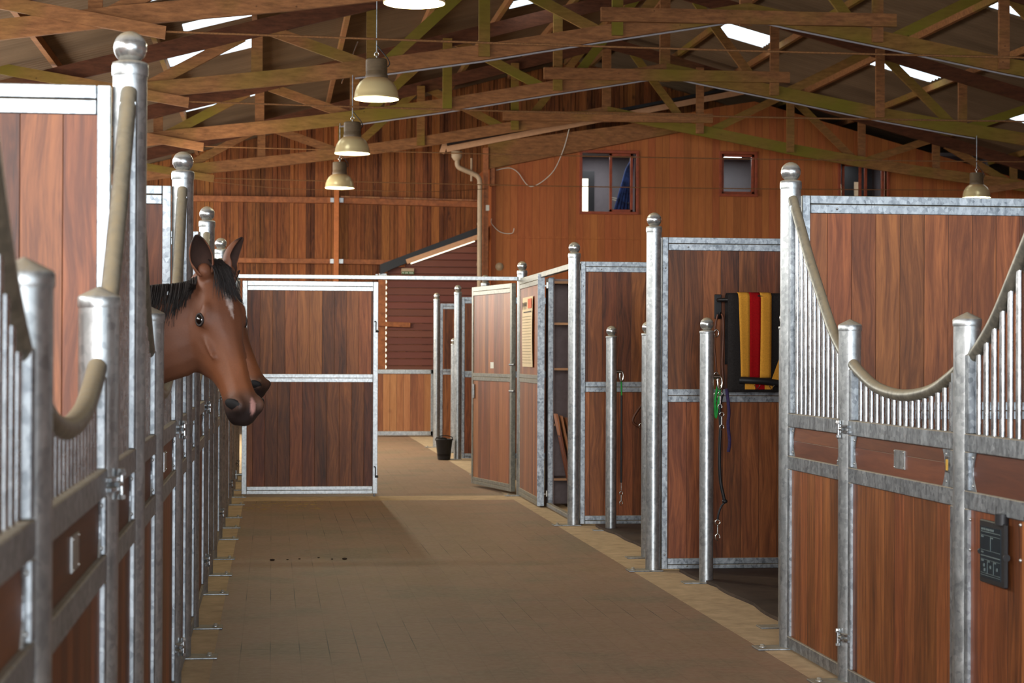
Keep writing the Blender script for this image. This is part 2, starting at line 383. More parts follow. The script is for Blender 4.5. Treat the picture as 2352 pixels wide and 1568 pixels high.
def emis(name, col, st):
    m = bpy.data.materials.new(name); m.use_nodes = True; nd = m.node_tree.nodes; b = nd['Principled BSDF']
    b.inputs['Base Color'].default_value = lin(col); b.inputs['Emission Color'].default_value = lin(col); b.inputs['Emission Strength'].default_value = st
    return m
M['daylight'] = emis('bright_outdoor_pane', (255,250,225), 1.5)
M['bulb'] = emis('lamp_bulb', (255,250,205), 6.0)
M['curtain'] = simple('patterned_curtain', (40,60,110), 0.9, var=0.6, scale=7)
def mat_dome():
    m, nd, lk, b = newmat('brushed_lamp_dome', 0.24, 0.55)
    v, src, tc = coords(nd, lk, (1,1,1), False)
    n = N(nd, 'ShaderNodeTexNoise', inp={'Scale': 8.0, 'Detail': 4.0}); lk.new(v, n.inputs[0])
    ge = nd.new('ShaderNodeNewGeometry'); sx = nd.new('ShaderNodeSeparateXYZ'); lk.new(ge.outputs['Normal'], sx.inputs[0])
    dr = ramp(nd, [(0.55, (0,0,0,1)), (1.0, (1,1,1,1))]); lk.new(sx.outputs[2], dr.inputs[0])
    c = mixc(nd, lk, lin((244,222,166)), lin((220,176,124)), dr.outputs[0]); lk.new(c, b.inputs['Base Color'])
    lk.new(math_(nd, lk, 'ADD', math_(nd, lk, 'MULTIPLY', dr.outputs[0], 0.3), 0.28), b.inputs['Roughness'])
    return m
M['dome'] = mat_dome()
M['domein'] = simple('white_reflector', (232,232,190), 0.5, var=0.02)
M['gearbox'] = simple('lamp_gear_housing', (92,76,56), 0.55, var=0.1)

# ------------------------------------------------------------------ ground
XL, XR, Y0, MOD = -0.388, 2.329, 5.269, 3.1
def TY(k): return Y0 + MOD*k
b = MB(); b.box(-3.8, 15.0, -9, 36.2, -0.10, -0.012); struct(b.build('floor', M['slab']))
b = MB(); b.box(-0.245, 2.2, -9, 17.2, -0.012, 0.0); b.box(-0.245, 2.2, 17.72, 31.4, -0.012, 0.0)
struct(b.build('floor', M['paver']))
b = MB(); b.box(2.2, 2.56, -9, 31.4, -0.012, 0.001); struct(b.build('trim_1', M['concrete']))
b = MB(); b.box(-0.72, -0.245, -9, 31.4, -0.012, 0.001); struct(b.build('trim_2', M['concrete']))
b = MB(); b.box(-0.245, 2.2, 17.2, 17.72, -0.012, 0.0005); struct(b.build('trim_3', M['concrete']))

def rubber_mat(y0, y1, label, holes=()):
    # wavy front edge facing the aisle
    n = 26; pts = []
    random.seed(int(y0*10))
    for i in range(n+1):
        t = i/n; y = y0 + (y1-y0)*t
        x = 2.47 + 0.05*math.sin(t*PI) - 0.012*math.sin(t*23) + random.uniform(-.004, .004)
        pts.append((x, y))
    m = MB()
    for i in range(n):
        (xa, ya), (xb, yb) = pts[i], pts[i+1]
        vs = [(xa,ya,0.002),(5.3,ya,0.002),(5.3,yb,0.002),(xb,yb,0.002),(xa,ya,0.02),(5.3,ya,0.02),(5.3,yb,0.02),(xb,yb,0.02)]
        fs = [(4,5,6,7),(0,4,7,3),(1,2,6,5)]
        if i == 0: fs.append((0,1,5,4))
        if i == n-1: fs.append((3,7,6,2))
        m._a(vs, fs)
    return tag(m.build('rubber_mat', M['rubber']), label, 'mat', 'rubber mats in the open bays')
rubber_mat(8.45, 11.38, 'dark rubber floor mat in the nearer open bay below the striped blanket')
rubber_mat(11.56, 14.45, 'dark rubber floor mat in the farther open bay behind the second ball-topped post')

# ------------------------------------------------------------------ walls and roof
RX = 5.645
def zroof(x): return 5.34 + 0.265*((x if x < RX else 2*RX-x)+0.28)
sky = [(-1.33,-0.25,19.4,20.5),(-1.05,-0.25,22.25,22.72),(-1.33,-0.25,24.05,25.05),(-1.33,-0.25,28.85,29.65),(3.35,4.05,26.5,27.0),(3.35,4.1,28.55,29.05),
       (6.95,7.85,29.0,29.9),(9.25,10.3,28.35,28.98),(9.2,10.3,22.9,23.95),(11.85,12.9,28.9,29.85)]
slab = ['left slope, nearest the camera','left slope, a thin sliver above the second truss','left slope, behind the second truss','left slope, farthest from the camera',
        'left slope near the ridge, nearer one','left slope near the ridge, farther one','right slope just beside the ridge','right slope, midway down the roof','right slope, top right corner','right slope, lowest, right edge']
def corr(m, x0, x1, y0, y1, lift=0.0):
    p = 0.146; n = max(2, int(round((y1-y0)/p*6))); vs = []; fs = []
    for i in range(n+1):
        y = y0 + (y1-y0)*i/n; h = 0.022*math.sin(2*PI*y/p) + lift
        vs += [(x0, y, zroof(x0)+h), (x1, y, zroof(x1)+h)]
    for i in range(n): fs.append((2*i, 2*i+1, 2*i+3, 2*i+2))
    m._a(vs, fs, True)
xs = sorted(set([-3.8, RX, 15.1] + [v for s_ in sky for v in s_[:2]]))
ys = sorted(set([-9.0, 36.4] + [v for s_ in sky for v in s_[2:]]))
m = MB()
for i in range(len(xs)-1):
    run = None
    for j in range(len(ys)-1):
        cx = (xs[i]+xs[i+1])/2; cy = (ys[j]+ys[j+1])/2
        if any(s_[0] < cx < s_[1] and s_[2] < cy < s_[3] for s_ in sky):
            if run is not None: corr(m, xs[i], xs[i+1], run, ys[j]); run = None
        elif run is None: run = ys[j]
    if run is not None: corr(m, xs[i], xs[i+1], run, ys[-1])
struct(m.build('ceiling', M['roof']))
for s_, lb in zip(sky, slab):
    m = MB(); corr(m, *s_); tag(m.build('skylight_sheet', M['trans']), 'white translucent corrugated skylight sheet in the '+lb, 'skylight', 'translucent skylight sheets in the roof')
# purlins under the sheets
px = [-2.5,-1.36,-0.22,0.92,2.06,3.2,4.34,5.4,5.9,6.9,7.95,9.15,10.35,11.75,13.0]
for i, x in enumerate(px):
    m = MB(); z = zroof(x)-0.075
    m.box(x-0.03, x+0.03, 9.0, 34.9, z-0.055, z+0.045)
    o = m.build('roof_purlin', M['beam']); tag(o, 'long sawn timber purlin under the corrugated roof, lying across the trusses', 'purlin', 'purlins under the roof sheets')

m = MB(); m.box(-3.95, -3.8, -9, 36.4, -0.1, 2.4); m.box(-3.95, -3.8, -9, 36.4, 3.8, 4.6); struct(m.build('wall_left', M['board']))
m = MB(); m.box(15.0, 15.15, -9, 36.4, -0.1, 4.6); struct(m.build('wall_right', M['board']))
# far gable wall of vertical boards with every second board standing proud
m = MB()
x = -3.8; i = 0
while x < 15.0:
    x1 = min(x+0.155, 15.0); yy = 35.40 + (0.022 if i % 2 else 0.0)
    za, zb = zroof(x)-0.02, zroof(x1)-0.02
    m._a([(x,yy,0),(x1,yy,0),(x1,yy,zb),(x,yy,za),(x,yy+.03,0),(x1,yy+.03,0),(x1,yy+.03,zb),(x,yy+.03,za)],
         [(0,1,2,3),(5,4,7,6),(1,5,6,2),(4,0,3,7),(3,2,6,7)])
    x = x1; i += 1
struct(m.build('wall_back', M['board']))
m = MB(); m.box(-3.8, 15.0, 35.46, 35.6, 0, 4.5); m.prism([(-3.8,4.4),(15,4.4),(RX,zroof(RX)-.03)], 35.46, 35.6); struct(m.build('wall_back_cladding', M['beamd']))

# rails and post on the far wall
def wood_rail(name, p0, p1, wd, ht, label, mat='purlin', side=(0,1,0), cat='rail', group=None):
    m = MB(); m.beam(p0, p1, wd, ht, side); return tag(m.build(name, M[mat], bevel=0.004), label, cat, group)
wood_rail('wall_rail', (-3.7,35.32,4.17), (1.10,35.32,4.17), 0.12, 0.11, 'long horizontal timber wall rail, upper one, left of the orange post', group='wall rails of the far wall')
wood_rail('wall_rail', (1.24,35.32,4.17), (3.86,35.32,4.13), 0.12, 0.11, 'horizontal timber wall rail, upper one, right of the orange post', group='wall rails of the far wall')
wood_rail('wall_rail', (-3.7,35.32,3.04), (1.10,35.32,3.04), 0.12, 0.09, 'long horizontal timber wall rail, lower one, left of the orange post', group='wall rails of the far wall')
wood_rail('wall_rail', (1.24,35.32,3.04), (2.55,35.32,3.03), 0.12, 0.09, 'short horizontal timber wall rail, lower one, right of the orange post', group='wall rails of the far wall')
m = MB(); m.box(1.13, 1.215, 35.12, 35.30, 0.0, 5.75)
t = thing('timber_post', 'bright orange timber post standing in front of the far board wall', 'post', (0,0,0)); m.build('post', M['orange'], t, 0.004)
for z in (4.17, 3.04):
    m = MB(); m.box(1.06, 1.125, 35.22, 35.33, z-.04, z+.04); m.box(1.225, 1.30, 35.22, 35.33, z-.04, z+.04); m.build('joist_hanger', M['galv'], t)
wood_rail('batten', (1.24,35.2,4.235), (3.9,35.2,4.20), 0.03, 0.03, 'thin pale batten lying on the upper wall rail beside the downpipe', 'pine', cat='batten')

# office block front
OY = 33.2
m = MB()
wins = [(5.44,6.41,3.87,4.91),(7.97,8.57,4.22,4.93),(10.16,11.02,3.95,4.80)]
def wallface(m, x0, x1, topf, y0, y1, holes):
    xs = sorted(set([x0, x1, RX] + [h[0] for h in holes] + [h[1] for h in holes]))
    xs = [x for x in xs if x0 <= x <= x1]
    for a, b_ in zip(xs[:-1], xs[1:]):
        c = (a+b_)/2; h = [q for q in holes if q[0] < c < q[1]]
        def quad(za, zb, zc, zd):
            m._a([(a,y0,za),(b_,y0,zb),(b_,y0,zc),(a,y0,zd),(a,y1,za),(b_,y1,zb),(b_,y1,zc),(a,y1,zd)],
                 [(0,1,2,3),(5,4,7,6),(0,4,5,1),(1,5,6,2),(2,6,7,3),(3,7,4,0)])
        if h:
            quad(0, 0, h[0][2], h[0][2]); quad(h[0][3], h[0][3], topf(b_), topf(a))
        else: quad(0, 0, topf(b_), topf(a))
def otop(x): return min(4.62+0.209*(x-3.83)+0.30, zroof(x)-0.25)
wallface(m, 3.83, 15.0, otop, OY, OY+0.12, wins)
struct(m.build('wall_office', M['ply']))
m = MB(); m.box(3.83, 3.95, OY+0.12, 35.4, 0, 4.7); struct(m.build('wall_office_side', M['ply']))
m = MB(); m.box(3.95, 13.0, 34.75, 34.85, 0, 5.04); m.box(3.95,13.0,OY+.12,34.75,4.98,5.04); m.box(3.95,13.0,OY+.12,34.75,3.3,3.35); m.box(12.95,13.0,OY+.12,34.75,3.3,5.0); struct(m.build('wall_office_inner', M['greywall']))
for lx in (5.9, 8.3, 10.6):
    area('office_fill_light', (lx, OY+.75, 4.97), (lx, OY+.75, 3.0), 0.5, 0.3, 12, (0.92, 0.95, 1.0))  # added fill lamps, hidden above the windows, to brighten the office interior
m = MB(); m.box(4.1, 14.9, OY-0.025, OY, 3.38, 3.42); struct(m.build('trim_4', M['ply']))
# sloping glulam beam above the office front
m = MB(); m.prism([(3.76,4.58),(7.21,5.30),(7.21,5.52),(6.4,5.43),(3.76,5.04)], OY-0.16, OY-0.02)
tag(m.build('roof_beam', M['beam']), 'deep sloping timber beam over the orange office wall, cobwebbed, left of the windows', 'beam')
m = MB(); m.beam((3.0,OY-.25,4.90),(8.3,OY-.25,6.02),0.04,0.10)
m.beam((2.92,OY-.25,4.83),(3.02,OY-.25,5.12),0.05,0.09)
tag(m.build('fascia_board', M['shelfedge']), 'long pale sloping fascia board above the downpipe and the office beam', 'board')
m = MB(); m.beam((3.0,OY-.10,4.99),(8.0,OY-.10,6.05),0.5,0.05); tag(m.build('lean_to_roof', M['black']), 'dark sloping roof edge of the office block above the deep timber beam', 'roof')
m = MB(); m.box(3.66, 3.75, OY-.2, OY-.04, 0, 4.95)
t = thing('corner_post', 'slim timber corner post between the downpipe and the orange office wall', 'post'); m.build('post', M['purlin'], t, .004)
m = MB(); m.box(3.785, 3.87, OY-.12, OY-.02, 4.28, 4.95); m.build('nailed_block', M['purlin'], t, .004)
# windows
def window(n, x0, x1, z0, z1, mull, rz=0):
    o = bpy.data.objects.new('window_%d' % n, None); COL.objects.link(o); o['kind'] = 'structure'
    m = MB(); f = 0.05; y0, y1 = OY-0.03, OY+0.10
    m.box(x0-f, x1+f, y0, y1, z1, z1+f); m.box(x0-f, x1+f, y0-.02, y1, z0-f, z0); m.box(x0-f, x0, y0, y1, z0, z1); m.box(x1, x1+f, y0, y1, z0, z1)
    m.build('window_frame', M['glassfrm'], o, .004)
    m = MB(); g = 0.045; y2, y3 = OY+.03, OY+.08
    for a, b_ in mull:
        m.box(a, b_, y2, y3, z1-g, z1); m.box(a, b_, y2, y3, z0, z0+g); m.box(a, a+g, y2, y3, z0, z1); m.box(b_-g, b_, y2, y3, z0, z1)
    m.build('sash', M['glassfrm'], o, .003)
    m = MB()
    for a, b_ in mull: m.box(a+g, b_-g, y2+.02, y2+.026, z0+g, z1-g)
    m.build('pane', M['glass'], o)
window(1, *wins[0], [(5.94, 6.36)])
window(2, *wins[1], [(wins[1][0], wins[1][1])])
window(3, *wins[2], [(10.2,10.56),(10.62,10.98)])
# what shows inside the left window: dark framed glazed door, lit panes, curtain, white shelf
t = thing('glazed_door', 'black framed glazed door seen through the open left office window', 'door', (0,0,0))
m = MB(); X0 = 5.60; m.box(X0-.14, X0+.30, 34.60, 34.66, 3.4, 4.72); m.build('door_frame', M['black'], t)
m = MB(); m.box(X0-.13, X0-.06, 34.585, 34.60, 3.5, 4.62); m.box(X0+.01, X0+.18, 34.585, 34.60, 3.5, 4.58); m.build('lit_pane', M['daylight'], t)
m = MB()
for i in range(9):
    a = i/9*0.34; m.tube([(6.42-a*.3, 33.6+.03*(i%2), 4.85-.02*i),(6.36-a*1.0, 33.6+.03*(i%2), 3.75)], .03, 8)
tag(m.build('curtain', M['curtain']), 'gathered blue and orange patterned curtain behind the left office window', 'curtain')
m = MB(); m.beam((6.05,33.7,4.13),(6.35,33.6,4.06),0.05,0.02); m.beam((6.07,33.75,4.17),(6.35,33.65,4.11),0.03,0.015)
tag(m.build('window_stay', M['white']), 'white slatted rack showing through the right pane of the left office window', 'rack')
t = thing('glazed_door', 'glazed door with dark bars seen through the far right office window', 'door', (0,0,0))
m = MB(); m.box(10.0, 11.2, 34.60, 34.66, 3.4, 4.9); m.build('door_frame', M['black'], t)
m = MB(); m.box(10.28,10.42,34.585,34.60,3.6,4.62); m.box(10.56,10.66,34.585,34.60,3.6,4.55); m.box(10.85,10.93,34.585,34.60,3.6,4.6); m.build('lit_pane', M['cream'], t)
# red brown shiplap shed wall with lean-to roof
RY = 33.5
m = MB(); x0, x1 = 2.02, 3.72
z = 0.0
while z < 3.66:
    zt = z+0.118
    xa = x0
    if z > 2.75: xa = x0 + (z-2.75)/0.40
    if xa < x1-.05: m._a([(xa,RY-.015,z),(x1,RY-.015,z),(x1,RY+.004,zt),(xa,RY+.004,zt),(xa,RY+.05,z),(x1,RY+.05,z),(x1,RY+.05,zt),(xa,RY+.05,zt)],
         [(0,1,2,3),(5,4,7,6),(0,4,5,1),(3,2,6,7),(1,5,6,2),(4,0,3,7)])
    z += 0.125
struct(m.build('wall_shed', M['redplank']))
m = MB(); m.box(1.86, 1.985, RY-.05, RY+.06, 0, 2.75); tag(m.build('timber_post', M['purlin'], bevel=.004), 'brown timber post at the left edge of the red shiplap wall', 'post')
t = thing('lean_to_roof', 'black sloping lean-to roof edge with pale board above the red shiplap wall', 'roof', (0,0,0))
m = MB(); m.prism([(1.88,2.72),(2.1,2.83),(3.68,3.46),(3.68,3.60),(1.88,2.90)], RY-.18, RY+.3); m.build('roof_edge', M['black'], t)
m = MB(); m.beam((2.34,RY-.2,2.95),(3.68,RY-.2,3.43),0.03,0.085); m.build('fascia', M['shelfedge'], t)
m = MB(); m.box(1.86,1.99,RY-.14,RY-.06,2.66,2.74); m.box(1.80,1.84,RY-.14,RY-.10,2.70,2.73); m.build('gutter_bracket', M['galv'], t)
wood_rail('timber_stub', (1.84,RY-.075,1.86), (2.42,RY-.06,1.84), 0.05, 0.085, 'short horizontal timber rail end in front of the red shiplap wall', cat='rail')
m = MB()
for k in range(17): m.prism([(1.992,1.10+.1*k-.04),(2.004,1.10+.1*k-.018),(2.012,1.10+.1*k),(2.004,1.10+.1*k+.018),(1.992,1.10+.1*k+.04)][::-1], RY+.02, RY+.03)
tag(m.build('daylight_gap', M['daylight']), 'thin scalloped line of daylight along the left edge of the red shiplap wall', 'light')
m = MB(); m.beam((2.42,RY-.1,2.925),(3.55,RY-.1,3.335),.02,.028); tag(m.build('daylight_gap', M['daylight']), 'narrow slanting slit of daylight under the lean-to roof edge', 'light')
# low pine gate panel at the end of the passage
t = thing('low_partition', 'low pine board panel in a galvanised frame at the end of the passage', 'partition', (1.60, 30.5, 0))
m = MB(); W = 1.0; m.box(0,W,-.03,.03,1.01,1.08); m.box(0,W,-.03,.03,.02,.09); m.box(W-.06,W,-.03,.03,0.02,1.08); m.box(0,.05,-.03,.03,.02,1.08); m.build('frame', M['galv'], t, .004)
m = MB(); m.box(.05,W-.06,-.015,.015,.09,1.01); m.build('pine_boards', M['pine'], t)
m = MB(); m.box(W+.005,W+.06,-.03,.03,0.0,1.08); m.build('wall_stile', M['galv'], t, .004)
m = MB(); m.box(-0.25,3.6,31.4,31.6,-0.012,.06); struct(m.build('trim_5', M['concrete']))
# downpipe
t = thing('downpipe', 'cream plastic downpipe with elbows running down beside the orange office wall', 'pipe')
m = MB(); m.tube(spline([(3.19,OY-.3,4.72),(3.19,OY-.3,4.63),(3.24,OY-.3,4.57),(3.46,OY-.3,4.48),(3.555,OY-.3,4.42),(3.585,OY-.3,4.32),(3.585,OY-.3,4.1)],5)+[Vector((3.585,OY-.3,0.1))], 0.043, 14); m.build('pipe', M['cream'], t)
m = MB(); m.lathe([(0.05,4.70),(0.095,4.76),(0.10,4.86),(0.085,4.86),(0.04,4.72)], (3.18,OY-.3,0), 16); m.build('hopper', M['cream'], t)
m = MB()
for z in (4.3,3.6,3.35,2.9,2.3): m.tube([(3.585,OY-.3,z-.02),(3.585,OY-.3,z+.02)],.049,14)
m.build('pipe_clip', M['cream'], t)
t2 = MB(); t2.tube([(3.44,OY-.26,4.35),(3.44,OY-.26,4.75)], .018, 8); tag(t2.build('vent_pipe', M['cream']), 'short thin cream pipe stub above the downpipe elbow', 'pipe')
m = MB(); m.tube(spline([(5.17,OY-.22,5.30),(5.06,OY-.19,4.90),(4.86,OY-.18,4.51),(4.515,OY-.06,4.29),(4.282,OY-.05,4.54),(4.127,OY-.05,4.612),(3.90,OY-.05,4.57)],8), .007, 6)
tag(m.build('loose_cable', M['white']), 'thin white loose cable hanging in a loop on the orange office wall', 'cable')
m = MB(); m.tube(spline([(3.80,OY-.22,3.70),(3.82,OY-.1,3.62),(3.98,OY-.06,3.48),(4.18,OY-.06,3.46),(4.22,OY-.06,3.55)],6), .006, 6)
tag(m.build('loose_cable', M['white']), 'short white curled cable end low on the orange office wall', 'cable')
m = MB(); m.box(3.70,3.76,OY-.24,OY-.2,3.84,3.94); tag(m.build('junction_box', M['white'], bevel=.004), 'small white junction box on the slim corner post', 'box')
m = MB(); m.lathe([(0.0,0.03),(0.05,0.03),(0.052,0.02),(0.066,0.02),(0.072,0.0)], (3.97,OY-.001,2.875), 24, True, Matrix.Rotation(PI/2,4,'X').to_3x3()); tag(m.build('wall_vent', M['cream']), 'round cream wall vent on the orange office wall', 'vent')
t = thing('exit_sign', 'small pale box sign with green arrow panel on the red shiplap wall', 'sign', (2.37, RY-.06, 2.735))
m = MB(); m.box(-.112,.112,-.02,.04,0,.105); m.build('housing', M['cream'], t, .004)
m = MB(); m.box(-.108,.108,-.024,-.02,.0,.05); m.build('sign_face', M['gsign'], t)
m = MB(); m.prism([(-.10,.026),(-.08,.042),(-.08,.03),(-.06,.03),(-.06,.021),(-.08,.021),(-.08,.010)], -.027,-.024)
for i in range(8):
    if i not in (3,): m.box(-.045+i*.018,-.033+i*.018,-.027,-.024,.014,.036)
m.build('lettering', M['white'], t)

# ------------------------------------------------------------------ roof trusses
LB = [(-3.75,3.93),(-1.42,4.265),(.19,4.455),(1.25,4.605),(2.42,4.79),(3.95,5.07),(5.05,5.26),(RX,5.37)]
def lbz(x):
    x = x if x <= RX else 2*RX-x
    for (a, za), (b_, zb) in zip(LB[:-1], LB[1:]):
        if a <= x <= b_: return za + (zb-za)*(x-a)/(b_-a)
def ubz(x): x = x if x <= RX else 2*RX-x; return 4.98 + 0.265*(x+0.28)
def mir(p): return [(2*RX-x, z) for x, z in p][::-1]
def make_truss(label):
    t = thing('roof_truss', label, 'roof truss', (0,0,0), 0, 'timber roof trusses')
    for s_ in (0, 1):
        f = (lambda q: mir(q)) if s_ else (lambda q: q)
        poly = LB + [(x, z+.185) for x, z in LB[::-1]]
        m = MB(); m.prism(f(poly), -.05, .0); m.build('lower_chord', M['beamg' if s_ else 'beam'], t)
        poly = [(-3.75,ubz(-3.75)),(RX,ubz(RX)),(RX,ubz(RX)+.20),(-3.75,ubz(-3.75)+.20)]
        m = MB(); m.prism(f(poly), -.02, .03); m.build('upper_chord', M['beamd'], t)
        tb = [(-3.75,4.60),(-.97,4.155),(-.96,4.27),(-3.75,4.73)]
        m = MB(); m.prism(f(tb), -.11, -.06); m.build('tie_board', M['beam'], t)
        for x in (-1.6,-.19,1.15,2.46,4.05):
            m = MB(); m.prism(f([(x-.065,lbz(x)+.03),(x+.065,lbz(x)+.03),(x+.065,ubz(x)+.12),(x-.065,ubz(x)+.12)]), -.105 if x>2 else .035, -.055 if x>2 else .08)
            m.build('vertical_post', M['beamg' if (x > 1 and not s_) else 'beam'], t)
        for (xa, la), (xb, lb_) in (((-1.5,0),(-.35,1)),((1.1,0),(-.05,1)),((1.3,0),(2.35,1)),((3.85,0),(2.6,1)),((4.25,0),(5.2,1))):
            za = (lbz(xa)+.12) if not la else ubz(xa)+.05; zb = (lbz(xb)+.12) if not lb_ else ubz(xb)+.05
            if s_: xa, xb = 2*RX-xa, 2*RX-xb
            m = MB(); m.beam((xa,.02,za),(xb,.02,zb),.045,.125); m.build('diagonal_brace', M['beamg' if (not la and (s_ or xa > 1.2)) else 'beam'], t)
    m = MB(); m.prism([(RX-.075,5.30),(RX+.075,5.30),(RX+.075,ubz(RX)+.1),(RX-.075,ubz(RX)+.1)], .035,.085); m.build('king_post', M['beam'], t)
    m = MB(); m.prism([(3.84,5.27),(7.45,5.295),(7.45,5.45),(3.84,5.435)], -.17,-.11); m.build('collar_beam', M['beam'], t)
    return t
TR = [12.65, 17.45, 22.25, 27.0, 31.85]
tl = ['nearest timber roof truss, mostly above the top of the photo','second timber roof truss, mossy chord crossing the top left corner','third timber roof truss, with green mossy collar beam near the top edge',
      'fourth timber roof truss, its collar beam in the upper middle','farthest timber roof truss, just in front of the far wall and office']
truss = make_truss(tl[0]); truss.location.y = TR[0]
for y, l in zip(TR[1:], tl[1:]): dup(truss, (0, y, 0), 0, l)
wl = ['nearest','second','third','farthest']
for i, y in enumerate(TR[1:]):
    m = MB(); n = 24
    m.tube([(-.98+(13.24)*k/n, y-.085, 4.225-.045*math.sin(PI*k/n)) for k in range(n+1)], .0105 if i < 2 else .008, 6)
    tag(m.build('tie_rod', M['rust']), 'thin rusty tie rod stretched level across the hall, %s of the row' % wl[i], 'tie rod', 'tie rods under the trusses')
m = MB(); m.tube(spline([(-1.0,TR[4]-.12,4.16),(0.2,TR[4]-.1,4.07),(1.4,TR[4]-.1,4.06),(2.6,TR[4],4.06),(3.7,OY-.25,4.22)],8), .005, 6)
tag(m.build('slack_cable', M['rust']), 'thin slack cable sagging under the farthest lamp', 'cable')
for i, (y, xe) in enumerate(((TR[2], 12.0), (TR[3], 10.3))):
    m = MB(); xs_ = [0.95,1.25,2.42,3.95,5.05,5.4]; pts = [(x, y-.03, lbz(x)-.018) for x in xs_]; pts += [(2*RX-x, y-.03, z) for x, _, z in pts[::-1] if 2*RX-x < xe] + [(xe, y-.03, lbz(xe)-.018)]
    m.tube(pts, .011, 8)
    tag(m.build('electric_conduit', M['conduit']), 'grey electric conduit fixed along the underside of the %s truss' % ('third' if i == 0 else 'fourth'), 'conduit', 'grey conduits under the trusses')
t = thing('cable_tray', 'bright wire cable tray hanging below the roof behind the third truss', 'cable tray', (0,0,0))
m = MB()
for dy in (-.07, .07): m.tube([(1.05,24.0+dy,5.25),(0.86,24.0+dy,4.75)], .008, 6)
for k in range(6):
    q = k/5; m.tube([(1.05-.19*q,23.92,5.25-.5*q),(1.05-.19*q,24.08,5.25-.5*q)], .006, 6)
m.build('tray', M['chrome'], t)

# ------------------------------------------------------------------ lamps
def make_lamp(label, cable_top):
    t = thing('pendant_lamp', label, 'lamp', (0,0,0), 0, 'industrial pendant lamps')
    prof = [(0.205,0.0),(0.209,0.012),(0.203,0.02),(0.198,0.06),(0.183,0.11),(0.155,0.155),(0.118,0.185),(0.098,0.195)]
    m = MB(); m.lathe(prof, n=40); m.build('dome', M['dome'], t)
    m = MB(); m.lathe([(0.203,0.004),(0.196,0.02),(0.19,0.06),(0.176,0.105),(0.148,0.148),(0.112,0.178),(0.06,0.185),(0.0,0.185)], n=40); m.build('reflector', M['domein'], t)
    m = MB(); m.lathe([(0.101,0.190),(0.103,0.20),(0.103,0.225),(0.098,0.23),(0.098,0.36),(0.088,0.37),(0.0,0.37)], n=28)
    for k in range(9): m.lathe([(0.098,0.26+k*.011),(0.1005,0.2625+k*.011),(0.098,0.266+k*.011)], n=28)
    m.build('gear_housing', M['gearbox'], t)
    m = MB(); m.ball((0,0,.125), .04, 16, (1,1,1.4)); m.build('bulb', M['bulb'], t)
    m = MB(); m.tube([(0.0,0,.37),(0,0,.40)], .012, 8); m.tube([(math.cos(q)*.02, 0, .415+math.sin(q)*.02) for q in [k*PI/6 for k in range(13)]], .004, 6); m.build('hook', M['chrome'], t)
    m = MB(); m.tube([(0,0,.43),(0,0,.43+cable_top)], .005, 6); m.build('suspension_cable', M['galv_dark'], t)
    m = MB(); m.tube(spline([(0,0.0,.5),(.05,0,.44),(.10,0,.38),(.12,0,.33),(.098,0,.30)],5), .005, 6); m.build('flex', M['blackp'], t)
    return t
lamps = [(0.93,12.62,3.66,'gold-tinted dome pendant lamp nearest the camera, cut by the top edge'),(0.94,17.42,3.66,'large dome pendant lamp, second from the camera, in front of the mossy truss'),
         (0.92,22.20,3.66,'dome pendant lamp, third of the aisle row'),(0.94,26.95,3.67,'smallest dome pendant lamp of the aisle row, above the orange post'),(10.32,26.95,3.67,'lone dome pendant lamp on the far right above the boarded partition')]
lt = make_lamp(lamps[0][3], 0.49); lt.location = lamps[0][:3]
for x, y, z, l in lamps[1:]: dup(lt, (x, y, z), 0, l)
for x, y, z, l in lamps:
    ld = bpy.data.lights.new('lamp_light', 'POINT'); ld.energy = 70; ld.color = (1.0, 0.92, 0.66); ld.shadow_soft_size = 0.03
    o = bpy.data.objects.new('lamp_light', ld); COL.objects.link(o); o.location = (x, y, z+.01)

# ------------------------------------------------------------------ posts
def make_tall(label):
    t = thing('tall_post', label, 'post', (0,0,0), 0, 'tall ball-topped posts of the stall fronts')
    m = MB(); m.tube([(0,0,.008),(0,0,2.09)], .046, 32); m.build('tube', M['galv'], t)
    m = MB(); m.lathe([(.0485,2.078),(.0495,2.085),(.0495,2.105),(.047,2.114),(.036,2.118),(.026,2.120)], n=32); m.build('cap_ring', M['galv'], t)
    m = MB(); m.ball((0,0,2.156), .045, 28); m.build('ball_finial', M['ball'], t)
    m = MB(); m.box(-.06,.06,-.16,.055,.0015,.009); p = m.build('base_plate', M['galv_dark'], t, .002)
    m = MB(); m.lathe([(.016,.009),(.016,.012),(.010,.012),(.010,.022),(0,.024)], (0,-.125,0), 6); m.build('anchor_bolt', M['galv'], p)
    return t
def make_short(label):
    t = thing('door_post', label, 'post', (0,0,0), 0, 'short cone-capped door posts')
    m = MB(); m.tube([(0,0,.008),(0,0,1.45)], .046, 32); m.build('tube', M['galv'], t)
    m = MB(); m.lathe([(.0475,1.425),(.0485,1.43),(.0485,1.447),(.045,1.452),(.0,1.474)], n=32); m.build('cone_cap', M['galv'], t)
    m = MB(); m.box(-.06,.06,-.16,.055,.0015,.009); p = m.build('base_plate', M['galv_dark'], t, .002)
    m = MB(); m.lathe([(.016,.009),(.016,.012),(.010,.012),(.010,.022),(0,.024)], (0,-.125,0), 6); m.build('anchor_bolt', M['galv'], p)
    return t
